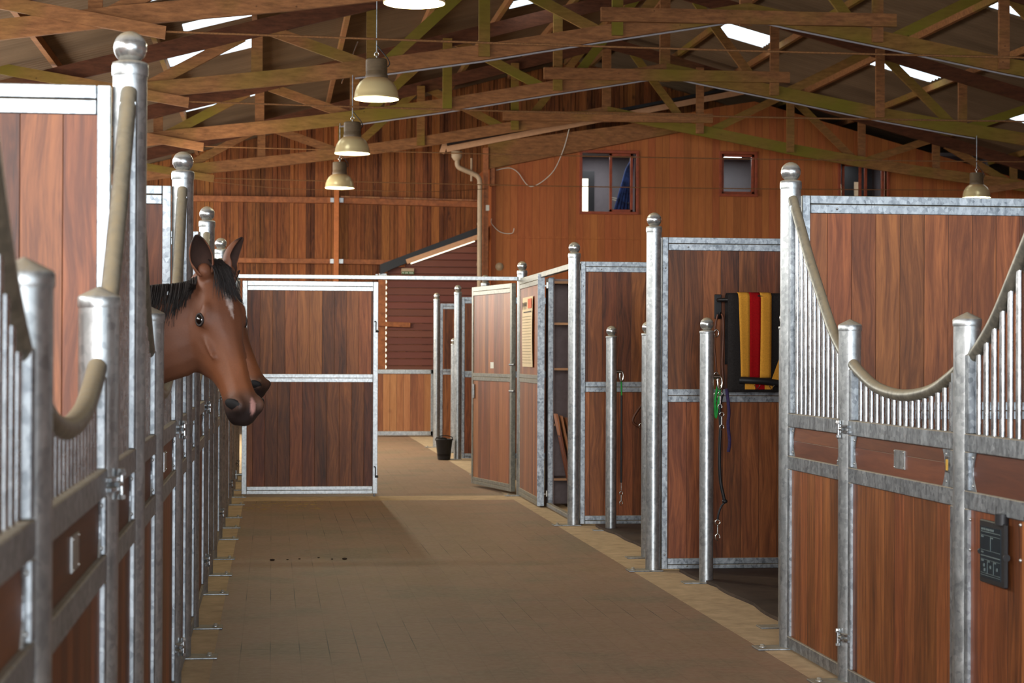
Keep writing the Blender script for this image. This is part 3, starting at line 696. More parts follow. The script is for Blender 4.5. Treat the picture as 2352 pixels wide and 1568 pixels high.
def make_ballpost(label):
    t = thing('ball_post', label, 'post', (0,0,0), 0, 'waist-high ball-topped tethering posts')
    m = MB(); m.tube([(0,0,.008),(0,0,1.46)], .041, 28); m.build('tube', M['galv'], t)
    m = MB(); m.lathe([(.043,1.452),(.044,1.457),(.044,1.466),(.03,1.470),(.02,1.472)], n=28); m.build('cap_ring', M['galv'], t)
    m = MB(); m.ball((0,0,1.505), .04, 24); m.build('ball_finial', M['ball'], t)
    m = MB(); m.box(-.14,.05,-.05,.05,.0015,.009); m.build('base_plate', M['galv_dark'], t, .002)
    m = MB(); m.tube([(.035,-.0,1.20),(.075,-.0,1.20)], .014, 10); m.tube([(.075,math.cos(q)*.0,1.175) if 0 else (.078+math.sin(q)*.014, 0, 1.165+math.cos(q)*.036) for q in [k*PI/10 for k in range(21)]], .007, 8); m.build('tether_ring', M['chrome'], t)
    return t
Lo = ['first','second','third','fourth','fifth','sixth']
tp = make_tall('tall steel post with ball finial, out of the left row, nearest the camera'); tp.location = (XL, TY(-1), 0); tp.rotation_euler = (0,0,PI/2)
Ll = ['tall steel post with big ball top at the upper left, before the first horse','ball-topped tall post directly above the first horse, left row',
      'tall galvanised post with ball top between the horse ears, left row','tall galvanised post with ball top just left of the horse right ear','farthest tall ball-topped post of the left row, carrying the white gate']
Ll.append('tall ball-topped post of the left row beyond the white gate')
for k in range(6): dup(tp, (XL, TY(k), 0), PI/2, Ll[k])
Rl = ['tall ball-topped post just past the right edge at the near stall','largest tall ball-topped post on the right, between grille front and blanket bay','tall ball-topped post on the right between the two open bays',
      'tall ball-topped post on the right beside the storage shelves','tall ball-topped post behind the cupboard door with the notice','tall ball-topped post hidden behind the open gate leaf','tall ball-topped post beside the black bucket','farthest tall ball-topped post on the right, past the bucket']
for k in range(8): dup(tp, (XR, TY(k), 0), -PI/2, Rl[k])

# ------------------------------------------------------------------ stall fronts
def curve_z(pts, x):
    for a, b_ in zip(pts[:-1], pts[1:]):
        if a[0] <= x <= b_[0]: return a[1] + (b_[1]-a[1])*(x-a[0])/(b_[0]-a[0])
    return pts[-1][1]
SP = 0.068
def grille(t, x0, x1, curve, r=0.0105):
    n = int((x1-x0)/SP); off = ((x1-x0)-n*SP)/2
    for k in range(n+1):
        x = x0+off+k*SP; m = MB(); m.tube([(x,0,1.05),(x,0,curve_z(curve, x)-.012)], r, 10, caps=False); m.build('grille_bar', M['galv_bar'], t)
def front_frame(t, x0, x1, ztop0=1.3, ztop1=1.3, latch=None):
    m = MB(); h = .026
    m.box(x0,x1,-h,h,1.005,1.065); m.box(x0,x1,-h,h,.815,.875); m.box(x0,x1,-h,h,.012,.065)
    m.box(x0,x0+.034,-h,h,.065,.815); m.box(x1-.034,x1,-h,h,.065,.815); m.box(x0,x0+.034,-h,h,.875,1.005); m.box(x1-.034,x1,-h,h,.875,1.005)
    m.box(x0,x0+.034,-.024,.024,1.065,ztop0); m.box(x1-.034,x1,-.024,.024,1.065,ztop1)
    m.build('frame', M['galv_dark'], t, .003)
    m = MB(); m.box(x0+.034,x1-.034,-.014,.014,.065,.815); m.build('wood_panel', M['hard'], t)
    m = MB(); m.box(x0+.034,x1-.034,-.012,.012,.875,1.005); m.build('name_board', M['hardh'], t)
    for s_ in (0, 1):
        wr = .10 if latch == s_ else .05
        xs_ = (x0+.034) if not s_ else (x1-.034); d = 1 if not s_ else -1
        arc = [(xs_+d*(wr-.028*math.sin(PI*k/10)), .875+.13*k/10) for k in range(11)]
        poly = [(xs_, .875)] + arc + [(xs_, 1.005)]
        m = MB(); m.prism(poly if not s_ else poly[::-1], -.0165, -.0125); p = m.build('corner_plate', M['galv_dark'], t)
        for z in (.893,.987):
            m = MB(); m.ball((xs_+d*wr*.55,-.0175,z), .005, 8); m.build('rivet', M['galv'], p)
        if latch == s_:
            xl = x1-.0675 if s_ else x0+.0675
            m = MB(); m.box(xl-.018,xl+.018,-.024,-.016,.925,.98); m.build('latch_pull', M['galv_bar'], p); m = MB(); m.box(xl-.008,xl+.008,-.026,-.024,.932,.97); m.build('latch_slot', M['sticker'], p)
def hinge(t, x, z, d=1):
    m = MB(); m.beam((x-.012*d,-.042,z),(x+.06*d,-.026,z),.022,.008); m.beam((x-.012*d,-.042,z-.022),(x+.06*d,-.026,z-.022),.022,.008)
    m.tube([(x,-.054,z-.045),(x,-.054,z+.018)], .006, 10); m.lathe([(0,.024),(.009,.022),(.011,.014),(.011,.008)], (x,-.054,z), 6, False); m.lathe([(.010,-.036),(.010,-.046),(.0,-.05)], (x,-.054,z), 6, False); m.tube([(x+.012*d,-.052,z-.011),(x+.03*d,-.046,z-.011)],.007,6)
    m.build('hinge', M['galv_bar'], t)
side_c = [(.035,2.03),(.16,1.90),(.30,1.752),(.46,1.603),(.62,1.458),(.74,1.375),(.86,1.31)]
def make_side(label, flip):
    t = thing('stall_side_panel', label, 'stall panel', (0,0,0), 0, 'fixed grille panels of the stall fronts')
    c = side_c if not flip else [(.92-x, z) for x, z in side_c[::-1]]
    x0, x1 = (.05,.853) if not flip else (.067,.87)
    front_frame(t, x0, x1, ztop0=(2.0 if not flip else 1.33), ztop1=(1.33 if not flip else 2.0))
    m = MB(); m.tube(spline([(x, 0, z) for x, z in (c if not flip else c)], 5), .0225, 14); m.build('curved_top_rail', M['rail'], t)
    grille(t, x0+.06, x1-.05, c)
    return t
door_c = [(0.045,1.29),(.16,1.25),(.36,1.20),(.655,1.178),(.95,1.20),(1.15,1.25),(1.265,1.29)]
def make_door(label, flip=False):
    t = thing('stall_door', label, 'stall door', (0,0,0), 0, 'low stall doors with dipped grilles')
    front_frame(t, .058, 1.252, ztop0=1.27, ztop1=1.27, latch=0 if flip else 1)
    m = MB(); m.tube(spline([(x,0,z) for x, z in door_c], 5), .0225, 14); m.build('curved_top_rail', M['rail'], t)
    grille(t, .12, 1.19, door_c)
    m = MB(); m.box(.60,.72,-.0165,-.012,.905,.975); p = m.build('name_plate', M['galv'], t, .001)
    m = MB()
    for x in (.607,.713):
        for z in (.911,.969): m.ball((x,-.017,z),.003,6)
    m.build('screw', M['chrome'], p)
    hinge(t, 1.29 if flip else .02, 1.04, -1 if flip else 1); hinge(t, 1.29 if flip else .02, .20, -1 if flip else 1)
    return t
sideA = make_side('grille side panel just outside the left edge of the photo', False); sideA.location = (XL, TY(-1), 0); sideA.rotation_euler = (0,0,PI/2)
sideB = make_side('blurred grille side panel with tall bars, left of the first big ball-topped post', True); sideB.location = (XL, TY(-1)+2.18, 0); sideB.rotation_euler = (0,0,PI/2)
door = make_door('blurred low stall door nearest the camera in the left row', True); door.location = (XL, TY(-1)+.895, 0); door.rotation_euler = (0,0,PI/2)
sp = make_short('blurred wide cone-capped door post at the left edge'); sp.location = (XL, TY(-1)+.895, 0); sp.rotation_euler = (0,0,PI/2)
dup(sp, (XL, TY(-1)+2.205, 0), PI/2, 'blurred cone-capped door post left of the first big ball-topped post')
nm = ['under the horses, first stall','second stall behind the first horse','third stall','last stall before the gate','beyond the gate']
for k in range(5):
    y = TY(k); q = 'left row, '+nm[k]
    dup(sideA, (XL, y, 0), PI/2, 'curved grille side panel on the camera side, '+q)
    dup(sp, (XL, y+.895, 0), PI/2, ('cone-capped door post beside the first horse neck' if k == 0 else 'nearer cone-capped door post, '+q))
    dup(door, (XL, y+.895, 0), PI/2, 'low dipped stall door, '+q)
    dup(sp, (XL, y+2.205, 0), PI/2, 'farther cone-capped door post, '+q)
    dup(sideB, (XL, y+2.18, 0), PI/2, 'curved grille side panel on the far side, '+q)
# right near stall (built from the first big right post toward the camera)
dup(sideA, (XR, TY(1), 0), -PI/2, 'curved grille side panel between the big right post and the first cone-capped post')
dup(sp, (XR, TY(1)-.895, 0), -PI/2, 'cone-capped door post left of the low door on the right')
doorR = make_door('low dipped stall door with steel name plate on the right'); doorR.location = (XR, TY(1)-.895, 0); doorR.rotation_euler = (0,0,-PI/2)
dup(sp, (XR, TY(1)-2.205, 0), -PI/2, 'cone-capped door post beside the black card holder on the right')
dup(sideB, (XR, TY(1)-2.18, 0), -PI/2, 'tall grille side panel cut by the right edge, with black card holder')
# tethering posts
bp = make_ballpost('waist-high ball-topped post in the nearer open bay, beside the striped blanket'); bp.location = (2.515, 10.83, 0)
dup(bp, (2.545, 14.13, 0), 0, 'waist-high ball-topped post in the farther open bay, left of the tall middle post')
dup(bp, (2.496, 9.02, 0), 0, 'waist-high ball-topped post almost hidden behind the largest right post')
dup(bp, (2.44, 12.2, 0), 0, 'waist-high ball-topped post hidden behind the tall middle post')
dup(bp, (2.43, 25.43, 0), 0, 'small far ball-topped post behind the black bucket')

# ------------------------------------------------------------------ partitions
def make_part(label, W=3.0):
    t = thing('stall_partition', label, 'partition', (0,0,0), 0, 'boarded partitions between stalls')
    m = MB(); h = .022
    m.box(0,.036,-h,h,.012,2.05); m.box(W-.036,W,-h,h,.012,2.05)
    for z0, z1 in ((2.012,2.05),(1.969,2.010),(1.077,1.117),(1.036,1.075),(.040,.078),(.012,.038)): m.box(.038,W-.038,-h+(.002 if z0 in (1.969,1.036) else 0),h,z0,z1)
    f = m.build('frame', M['galv_dark'], t, .0025)
    m = MB()
    for x in (.018, .16):
        for z in (1.99,1.06,.03) if x > .1 else (1.86,.10): m.ball((x,-h-.001,z),.006,8)
    m.build('screw', M['galv'], f)
    m = MB(); m.box(.036,W-.036,-.014,.014,1.117,1.969); m.build('upper_boards', M['hard'], t)
    m = MB(); m.box(.036,W-.036,-.014,.014,.078,1.036); m.build('lower_boards', M['hard'], t)
    return t
pt = make_part('boarded stall partition behind the largest right post, with the long dark top rail'); pt.location = (XR+.05, TY(1), 0)
dup(pt, (XR+.05, TY(2), 0), 0, 'boarded stall partition carrying the striped blanket')
dup(pt, (XR+.05, TY(3), 0), 0, 'boarded stall partition at the back of the farther open bay')
dup(pt, (XR+.05, TY(6), 0), 0, 'far boarded partition beside the black bucket')
dup(pt, (XR+.05, TY(7), 0), 0, 'farthest boarded partition on the right')
for k in range(5):
    dup(pt, (XL-.05-3.0, TY(k), 0), 0, ['boarded partition with bright steel frame at the upper left','boarded partition behind the first horse neck','narrow sliver of boarded partition right of the second left post','left boarded partition hidden behind the third post','left boarded partition beside the gate post'][k])

# ------------------------------------------------------------------ gate leaves, cupboard door, overhead bar
def make_leaf(W, label, cat='gate', name='gate_leaf', wood='hard', bolt=True, steel='galv'):
    t = thing(name, label, cat)
    m = MB(); h = .022
    m.box(0,.045,-h,h,.0,1.97); m.box(W-.045,W,-h,h,.0,1.97)
    for z0, z1 in ((1.925,1.97),(1.882,1.923),(1.075,1.11),(1.035,1.073),(.035,.07),(.0,.033)): m.box(.047,W-.047,-h+(.002 if z0 in (1.882,1.035,.035) else 0),h,z0,z1)
    f = m.build('frame', M[steel], t, .0025)
    m = MB(); m.box(.045,W-.045,-.014,.014,1.11,1.882); m.build('upper_boards', M[wood], t)
    m = MB(); m.box(.045,W-.045,-.014,.014,.07,1.035); m.build('lower_boards', M[wood], t)
    if bolt:
        for zb in (1.60, .25):
            m = MB(); m.tube([(W-.02,-.035,zb),(W-.02,-.035,zb-.10)],.005,8); m.tube([(W-.02,-.035,zb-.09),(W+.006,-.035,zb-.09)],.011,10); m.beam((W-.036,-.03,zb),(W-.02,-.03,zb),.02,.012); m.build('bolt_handle', M['black'], t)
        m = MB(); m.tube([(W-.028,0,0),(W-.028,0,-.027)],.009,10); m.build('drop_bolt', M['galv_dark'], t)
    return t
gl = make_leaf(1.252, 'closed boarded gate leaf with white galvanised frame across the aisle'); gl.location = (-.272, 17.70, .027)
for z in (.18,1.75):
    m = MB(); m.tube([(-.06,0,z),(.0,0,z)],.012,8); m.tube([(-.05,0,z-.04),(-.05,0,z+.04)],.012,8); m.build('hinge', M['galv'], gl)
# right leaf swung away along the right row
def ang(p, q): return math.atan2(q[1]-p[1], q[0]-p[0])
gA, gB = (2.265,17.78), (2.015,19.0)
gr = make_leaf(math.dist(gA, gB), 'open boarded gate leaf swung back at the end of the aisle, with small white plate', wood='hardl', bolt=False, steel='rail'); gr.location = (gA[0], gA[1], .030); gr.rotation_euler = (0,0,ang(gA, gB))
WL = math.dist(gA, gB)
m = MB(); m.box(WL-.10,WL-.04,.022,.028,.86,1.0); m.box(WL-.075,WL-.055,.028,.034,.89,.96); m.build('latch_plate', M['galv'], gr)
m = MB(); m.box(.55,.65,.0145,.018,1.16,1.22); m.build('maker_plate', M['white'], gr)
for z in (.95,1.2):
    m = MB(); m.tube([(-.02,0,z),(.03,.03,z)],.012,8); m.build('hinge', M['galv'], gr)
# cupboard door
cA, cB = (2.315,16.30), (2.315,17.62)
cdoor = make_leaf(math.dist(cA, cB), 'narrow boarded cupboard door with paper notice beside the storage shelves', 'door', 'cupboard_door', 'hardl', False, 'rail')
cdoor.location = (cA[0], cA[1], .015); cdoor.rotation_euler = (0,0,ang(cA, cB)); cdoor.scale = (1,1,1.02)
m = MB(); m.box(-.008,0,-.03,.03,0,1.97); m.build('edge_strip', M['galv_dark'], cdoor)
for z in (.10,1.87):
    m = MB(); m.tube([(0.0,-.055,z-.02),(0,-.055,z+.03)],.012,8); m.beam((.01,-.03,z),(.01,-.09,z),.03,.012,(1,0,0)); m.build('hinge', M['chrome'], cdoor)
t = thing('notice', 'long paper notice with orange corner picture on the cupboard door', 'notice', (2.286,0,0))
y0, y1, z0, z1 = 16.62, 17.30, 1.215, 1.845
m = MB()
for k in range(8):
    a, b_ = k/8, (k+1)/8
    m._a([(-.006*math.sin(a*PI),y1,z0+(z1-z0)*a),(-.006*math.sin(a*PI),y0,z0+(z1-z0)*a),(-.006*math.sin(b_*PI),y0,z0+(z1-z0)*b_),(-.006*math.sin(b_*PI),y1,z0+(z1-z0)*b_)], [(0,3,2,1)])
m.build('paper', M['paper'], t)
m = MB()
for k in range(17): z = 1.25+k*.026; m.box(-.0095,-.0085,y0+.06,y1-.06,z,z+.0022)
m.box(-.009,-.008,y0+.05,y1-.12,1.705,1.714)
for yy in (17.23,17.12,17.02): m.box(-.009,-.008,yy-.022,yy+.022,1.765,1.80); m.box(-.009,-.008,yy-.012,yy-.004,1.735,1.77); m.box(-.009,-.008,yy+.006,yy+.014,1.735,1.77)
m.build('printed_lines', M['ink'], t)
m = MB(); m.box(-.009,-.008,y0+.03,y0+.27,1.74,1.825); m.build('printed_picture', M['inko'], t)
# overhead bar and side beam
m = MB(); m.box(XL+.04, XR-.045, TY(4)-.022, TY(4)+.022, 2.018, 2.055); tag(m.build('overhead_bar', M['galv'], bevel=.003), 'long galvanised overhead bar spanning the aisle above the gate', 'bar')
m = MB(); m.box(XR-.022, XR+.022, TY(3)+.046, TY(4)-.046, 1.995, 2.04); tag(m.build('overhead_bar', M['rail'], bevel=.003), 'dusty steel overhead bar above the storage shelves on the right', 'bar')
m = MB(); m.box(2.372,2.415,16.235,16.28,.012,1.994)
o = tag(m.build('door_stile', M['galv_dark'], bevel=.003), 'upright galvanised stile between the cupboard door and the shelves', 'post')
m = MB(); m.box(2.36,2.40,TY(3)+.05,16.235,.012,.045); tag(m.build('floor_rail', M['galv_dark'], bevel=.003), 'low galvanised floor rail in front of the storage shelves', 'rail')
# shelving
t = thing('storage_shelves', 'dark open storage shelves with pale board edges behind the right posts', 'shelves', (2.44,16.35,0))
m = MB(); m.box(0,1.0,.38,.40,.0,2.0); m.build('back_board', M['shelfback'], t)
for z in (1.965,1.605,1.21,.725,.25):
    m = MB(); m.box(.0,1.0,.002,.38,z-.018,z-.002); s_ = m.build('shelf', M['shelfback'], t); m = MB(); m.box(.0,1.0,-.002,.002,z-.02,z); m.build('front_edge', M['shelfedge'], s_)
m = MB(); m.box(-.02,.0,0,.40,0,2.0); m.box(1.0,1.02,0,.40,0,2.0); m.build('side_board', M['shelfback'], t)
for i in range(5):
    a = (2.50+.035*i, 16.12-.07*i, .0); bq = (2.42+.025*i, 16.26-.045*i, .86-.02*i)
    m = MB(); m.beam((2.575+.038*i,16.05-.02*i,.015),(2.408+.038*i,16.05-.02*i,.82-.015*i),.15,.016)
    tag(m.build('loose_board', M['pine' if i % 2 else 'hardl']), ['leftmost','second','third','fourth','rightmost'][i]+' of the loose boards leaning inside the storage bay', 'board', 'loose boards leaning in the storage bay')

# ------------------------------------------------------------------ bucket
t = thing('bucket', 'black rubber bucket standing on the floor by the far right posts', 'bucket', (2.15, 23.75, 0))
m = MB(); m.lathe([(0,.004),(.075,.004),(.08,.012),(.105,.25),(.115,.255),(.115,.265),(.10,.262),(.085,.05),(0,.04)], n=32); m.build('tub', M['blackp'], t)
m = MB(); m.tube(spline([(-.11,0,.25),(-.09,-.06,.29),(0,-.09,.31),(.09,-.06,.29),(.11,0,.25)],6), .006, 8); m.build('handle', M['blackp'], t)
m = MB(); m.ball((-.03,0,.262),.07,14,(1,.8,.35)); m.build('liner', M['wcloth'], t)

# ------------------------------------------------------------------ blanket on its rack
t = thing('blanket_rack', 'black steel blanket rack arm on the partition', 'rack', (2.725, TY(2)-.022, 0))
m = MB(); m.box(-.022,.022,-.012,0,1.55,1.70); m.build('wall_plate', M['black'], t, .003)
m = MB(); m.tube([(0,-.01,1.665),(.0,-.075,1.665),(.62,-.075,1.665)],.012,10); m.build('arm', M['black'], t)
m = MB(); m.tube([(0,-.012,1.57),(0,-.05,1.56),(0,-.05,1.59)],.010,8); m.build('hook', M['black'], t)
t = thing('horse_blanket', 'folded black wool blanket with yellow and red stripes hanging on the partition', 'blanket', (0,0,0))
def cloth(m, x0, x1, yb, ztop, zb, bulge, nx=14, nz=26):
    # front drop, over the bar and down the back
    vs = []; fs = []; cols = nx+1
    path = []
    for k in range(nz+1): q = k/nz; path.append((yb-.035-bulge*math.sin(q*PI)*.6, zb+(ztop-.03-zb)*q))
    for k in range(1,8): a = PI*k/8; path.append((yb-.035*math.cos(a)+0, ztop-.03+.03*math.sin(a)))
    for k in range(nz//2+1): q = k/(nz//2); path.append((yb+.035, ztop-.03-(ztop-zb-.2)*q))
    for (y, z) in path:
        for i in range(cols):
            x = x0+(x1-x0)*i/nx; wv = .006*math.sin(x*38+z*3)*(1 if y < yb else 0)
            vs.append((x, y+wv, z))
    for j in range(len(path)-1):
        for i in range(nx): fs.append((j*cols+i, j*cols+i+1, (j+1)*cols+i+1, (j+1)*cols+i))
    m._a(vs, fs, True)
yb = TY(2)-.097
m = MB(); cloth(m, 2.762, 3.30, yb, 1.705, 1.10, .01); m.build('wool_cloth', M['wcloth'], t, solid=.006)
def stripe(x0, x1, mat, zb, xb0=None, xb1=None, name='stripe'):
    xb0 = x0 if xb0 is None else xb0; xb1 = x1 if xb1 is None else xb1
    m = MB(); vs = []; fs = []; n = 26
    for k in range(n+1):
        q = k/n; z = zb+(1.675-zb)*q
        for i in range(5):
            x = (xb0+(xb1-xb0)*i/4)*(1-q) + (x0+(x1-x0)*i/4)*q
            vs.append((x, yb-.043-.01*math.sin(((z-1.10)/.575)*PI)*.6+.006*math.sin(x*38+z*3), z))
    for k in range(1, 6):
        a = PI*.5*k/5
        for i in range(5): x = x0+(x1-x0)*i/4; vs.append((x, yb-.040*math.cos(a), 1.675+.036*math.sin(a)))
    for j in range(n+5):
        for i in range(4): fs.append((j*5+i, j*5+i+1, (j+1)*5+i+1, (j+1)*5+i))
    m._a(vs, fs, True); m.build(name, M[mat], t, solid=.003)
stripe(2.828,2.898,'ycloth',1.19,2.842,2.899,'yellow_stripe'); stripe(2.898,2.966,'rcloth',1.186,2.899,2.962,'red_stripe'); stripe(2.966,3.035,'ycloth',1.19,2.962,3.03,'yellow_stripe')
m = MB()
for x0, x1, mi in ((2.868,2.93,0),(2.93,2.99,1),(2.99,3.04,0)):
    m.m = mi; m.box(x0,x1,yb-.055,yb-.046,1.118,1.165)
m.m = 0; m._a([(3.035,yb-.05,1.18),(3.09,yb-.05,1.15),(3.09,yb-.05,1.33)], [(0,1,2)])
m.build('folded_end', [M['ycloth'], M['rcloth']], t)
m = MB(); m.tube(spline([(2.83,yb-.06,1.175),(2.90,yb-.075,1.172),(2.97,yb-.08,1.168),(3.04,yb-.075,1.16),(3.11,yb-.07,1.15)],5), .021, 12, flat=1.0); m.build('girth_strap', M['blackp'], t)
for x in (2.935,3.025):
    m = MB(); m.tube([(x-.018,yb-.085,1.145),(x,yb-.085,1.118),(x+.018,yb-.085,1.145)], .003, 6); m.build('buckle', M['chrome'], t)

# ------------------------------------------------------------------ bridle, ropes, halters
yy = TY(2)-.085
m = MB(); m.tube(spline([(2.71,yy,1.575),(2.695,yy,1.50),(2.69,yy,1.40),(2.70,yy,1.28),(2.71,yy,1.10),(2.715,yy,1.05)],6), .006, 8)
m.tube(spline([(2.735,yy,1.58),(2.745,yy,1.54),(2.745,yy,1.40),(2.74,yy,1.28),(2.745,yy,1.16),(2.73,yy,1.08)],6), .007, 8)
t = thing('bridle', 'brown leather bridle hanging from the rack hook left of the blanket', 'bridle'); m.build('leather_strap', M['leather'], t)
m = MB()
for z in (1.46,1.20,1.08): m.tube([(2.70+.014*math.cos(q),yy-.01,z+.022*math.sin(q)) for q in [k*PI/8 for k in range(17)]], .004, 6)
m.build('metal_ring', M['chrome'], t)
def snap(m, x, y, z, s=1.0):
    m.tube([(x+.013*s*math.cos(q), y, z+.013*s*math.sin(q)) for q in [k*PI/6 for k in range(13)]], .0035*s, 6)
    m.tube([(x,y,z-.013*s),(x,y,z-.06*s)], .0045*s, 8)
    m.tube([(x+.012*s*math.cos(q), y, z-.075*s+.016*s*math.sin(q)) for q in [k*PI/6-.4 for k in range(11)]], .0035*s, 6)
t = thing('lead_rope', 'black lead rope knotted low, hanging from the ball-topped post by the blanket', 'lead rope')
m = MB(); y = 10.86; m.tube(spline([(2.615,y,1.10),(2.60,y,1.02),(2.605,y,.90),(2.60,y,.75),(2.605,y,.60),(2.625,y,.50),(2.632,y,.475)],6), .010, 10); m.ball((2.632,y,.472),.017,12,(1,1,.8)); m.tube(spline([(2.63,y,.465),(2.61,y,.44),(2.595,y,.40),(2.59,y,.365)],5), .006, 8); m.build('rope', M['blackp'], t)
m = MB(); snap(m, 2.59, y, .35, 1.15); m.build('snap_hook', M['chrome'], t)
t = thing('lead_rope', 'green lead rope looped on the tether ring of the post by the blanket', 'lead rope')
m = MB(); m.tube(spline([(2.585,y-.01,1.15),(2.57,y-.01,1.06),(2.575,y-.01,.96),(2.59,y-.01,1.06),(2.60,y-.01,1.14)],6), .007, 8); m.build('rope', M['green'], t)
m = MB(); snap(m, 2.598, y-.015, 1.10, 1.0); snap(m, 2.61, y-.01, .98, 1.0); m.build('snap_hook', M['chrome'], t)
t = thing('lead_rope', 'dark purple rope hanging beside the black lead rope', 'lead rope')
m = MB(); m.tube(spline([(2.64,y,1.13),(2.655,y,1.0),(2.65,y,.92),(2.66,y,.82),(2.652,y,.76)],6), .010, 8); m.build('rope', M['purple'], t)
t = thing('lead_rope', 'thin black strap with green end hanging on the post in the farther open bay', 'lead rope')
y = 14.15; m = MB(); m.tube([(2.625,y,1.13),(2.628,y,1.02)], .006, 8); m.build('green_end', M['green'], t)
m = MB(); m.tube([(2.628,y,1.02),(2.628,y,.36)], .008, 8); m.build('strap', M['blackp'], t)
m = MB(); m.tube([(2.628,y,.36),(2.628,y,.30)], .003, 6); snap(m, 2.628, y, .28, 1.0); m.build('snap_hook', M['chrome'], t)
t = thing('halter', 'dark leather halter hanging on the partition left of the tall middle post', 'halter')
y = TY(3)-.04; m = MB(); m.tube(spline([(2.885,y,.97),(2.83,y,.90),(2.79,y,.83),(2.80,y,.79),(2.86,y,.76),(2.91,y,.75)],6), .010, 8); m.build('strap', M['leather'], t)
m = MB(); m.tube([(2.855+.02*math.cos(q),y-.01,.775+.02*math.sin(q)) for q in [k*PI/6 for k in range(13)]], .004, 6); m.build('ring', M['chrome'], t)

# ------------------------------------------------------------------ black card holder on right panel
t = thing('card_holder', 'black framed stall card with pale printed boxes on the near right panel', 'sign', (XR-.024, 0, 0))
def YZ(u, v):  # u 0..1 left->right in the photo (towards camera), v up
    return 5.945 + (5.745-5.945)*u, .59 + .20*v
m = MB(); m.box(-.014,0,5.735,5.95,.592,.795); ob = m.build('frame', M['blackp'], t, .004)
for pa in (((-.007,5.775,.79),(-.007,5.775,.825),.022),((-.010,5.945,.69),(-.010,5.952,.69),.010),((-.010,5.728,.69),(-.010,5.733,.69),.012)):
    m = MB(); m.tube(pa[:2], pa[2], 12); m.build('mount_lug', M['blackp'], t)
m = MB(); m.box(-.0155,-.014,5.765,5.935,.61,.775); m.build('card', M['slate'], t)
m = MB()
def ln(y0, y1, z0, z1): m.box(-.0168,-.0155,y0,y1,z0,z1)
ln(5.77,5.93,.757,.7595); ln(5.77,5.93,.746,.7475); ln(5.77,5.93,.698,.6995); ln(5.77,5.93,.679,.6825); ln(5.77,5.93,.668,.6695); ln(5.77,5.93,.624,.6255); ln(5.77,5.93,.6175,.619)
ln(5.849,5.8505,.70,.745); ln(5.875,5.8765,.626,.668); ln(5.823,5.8245,.626,.668)
for yy in (5.92,5.90,5.88,5.865,5.845,5.83): ln(yy-.007,yy+.007,.763,.770)
for yy, zz in ((5.92,.739),(5.838,.739),(5.92,.689),(5.918,.662),(5.868,.662),(5.813,.662)): ln(yy-.009,yy+.009,zz,zz+.005)
for yy, zz in ((5.905,.645),(5.85,.643),(5.795,.64),(5.90,.63)): ln(yy-.005,yy+.005,zz,zz+.010)
m.build('print', M['print'], t)
m = MB()
for y_, z_ in ((6.09,.78),(5.66,.80),(6.09,.68),(5.66,.69)): m.ball((0.008,y_,z_),.006,10)
m.build('screw', M['galv'], t)
# straw wisps and droppings
t = tag(MB().tube(spline([(2.3,8.30,.60),(2.298,8.06,.59)],2),.001,4).build('straw_wisp', M['straw']), 'thin straw wisp stuck on the right side panel boards', 'straw') if False else None
random.seed(4)
for i in range(6):
    x = 0.02+.09*i+random.uniform(-.02,.02); y = 12.3+random.uniform(-.08,.08)
    m = MB(); m.ball((x,y,.006),.007 if i not in (0,5) else .014,10,(1.2,1,.5)); tag(m.build('dropping', M['dung']), 'small dark dropping on the pavers left of the aisle centre', 'dropping', 'small droppings on the pavers')
m = MB()
for i in range(70):
    x = random.uniform(-.2,.45); y = random.uniform(16.2,17.1); a = random.uniform(0,PI); l = random.uniform(.02,.06)
    m.tube([(x,y,.002),(x+l*math.cos(a),y+l*math.sin(a)*.6,.003)], .0012, 4)
o = tag(m.build('straw_litter', M['straw']), 'scattered straw bits on the pavers in front of the closed gate leaf', 'straw', kind='stuff')
# ------------------------------------------------------------------ horses
def coat_mat():
    m, nd, lk, b = newmat('bay_coat', 0.55, 0.0, spec=0.35)
    at = N(nd, 'ShaderNodeAttribute', attribute_name='coat')
    tc = nd.new('ShaderNodeTexCoord')
    n = N(nd, 'ShaderNodeTexNoise', inp={'Scale': 160.0, 'Detail': 4.0}); lk.new(tc.outputs['Object'], n.inputs[0])
    n2 = N(nd, 'ShaderNodeTexNoise', inp={'Scale': 9.0, 'Detail': 4.0}); lk.new(tc.outputs['Object'], n2.inputs[0])
    v = nd.new('ShaderNodeHueSaturation'); lk.new(at.outputs['Color'], v.inputs['Color'])
    k = math_(nd, lk, 'ADD', math_(nd, lk, 'MULTIPLY', n.outputs[0], 0.3), math_(nd, lk, 'MULTIPLY', n2.outputs[0], 0.5))
    lk.new(math_(nd, lk, 'ADD', k, 0.6), v.inputs['Value']); lk.new(v.outputs[0], b.inputs['Base Color'])
    bump(nd, lk, n.outputs[0], b, 0.15, 0.002)
    return m
M['coat'] = coat_mat()
M['hair'] = simple('black_mane_hair', (30,24,22), 0.6, var=0.3, scale=60)
M['earin'] = simple('dark_ear_lining', (58,38,30), 0.9, var=0.2)
M['eye'] = simple('dark_eye', (14,9,8), 0.06, var=0.05, spec=0.9, bmp=0)
M['lid'] = simple('dark_eyelid', (34,22,18), 0.5, var=0.1)
M['nostril'] = simple('dark_nostril', (22,18,18), 0.7, var=0.1)

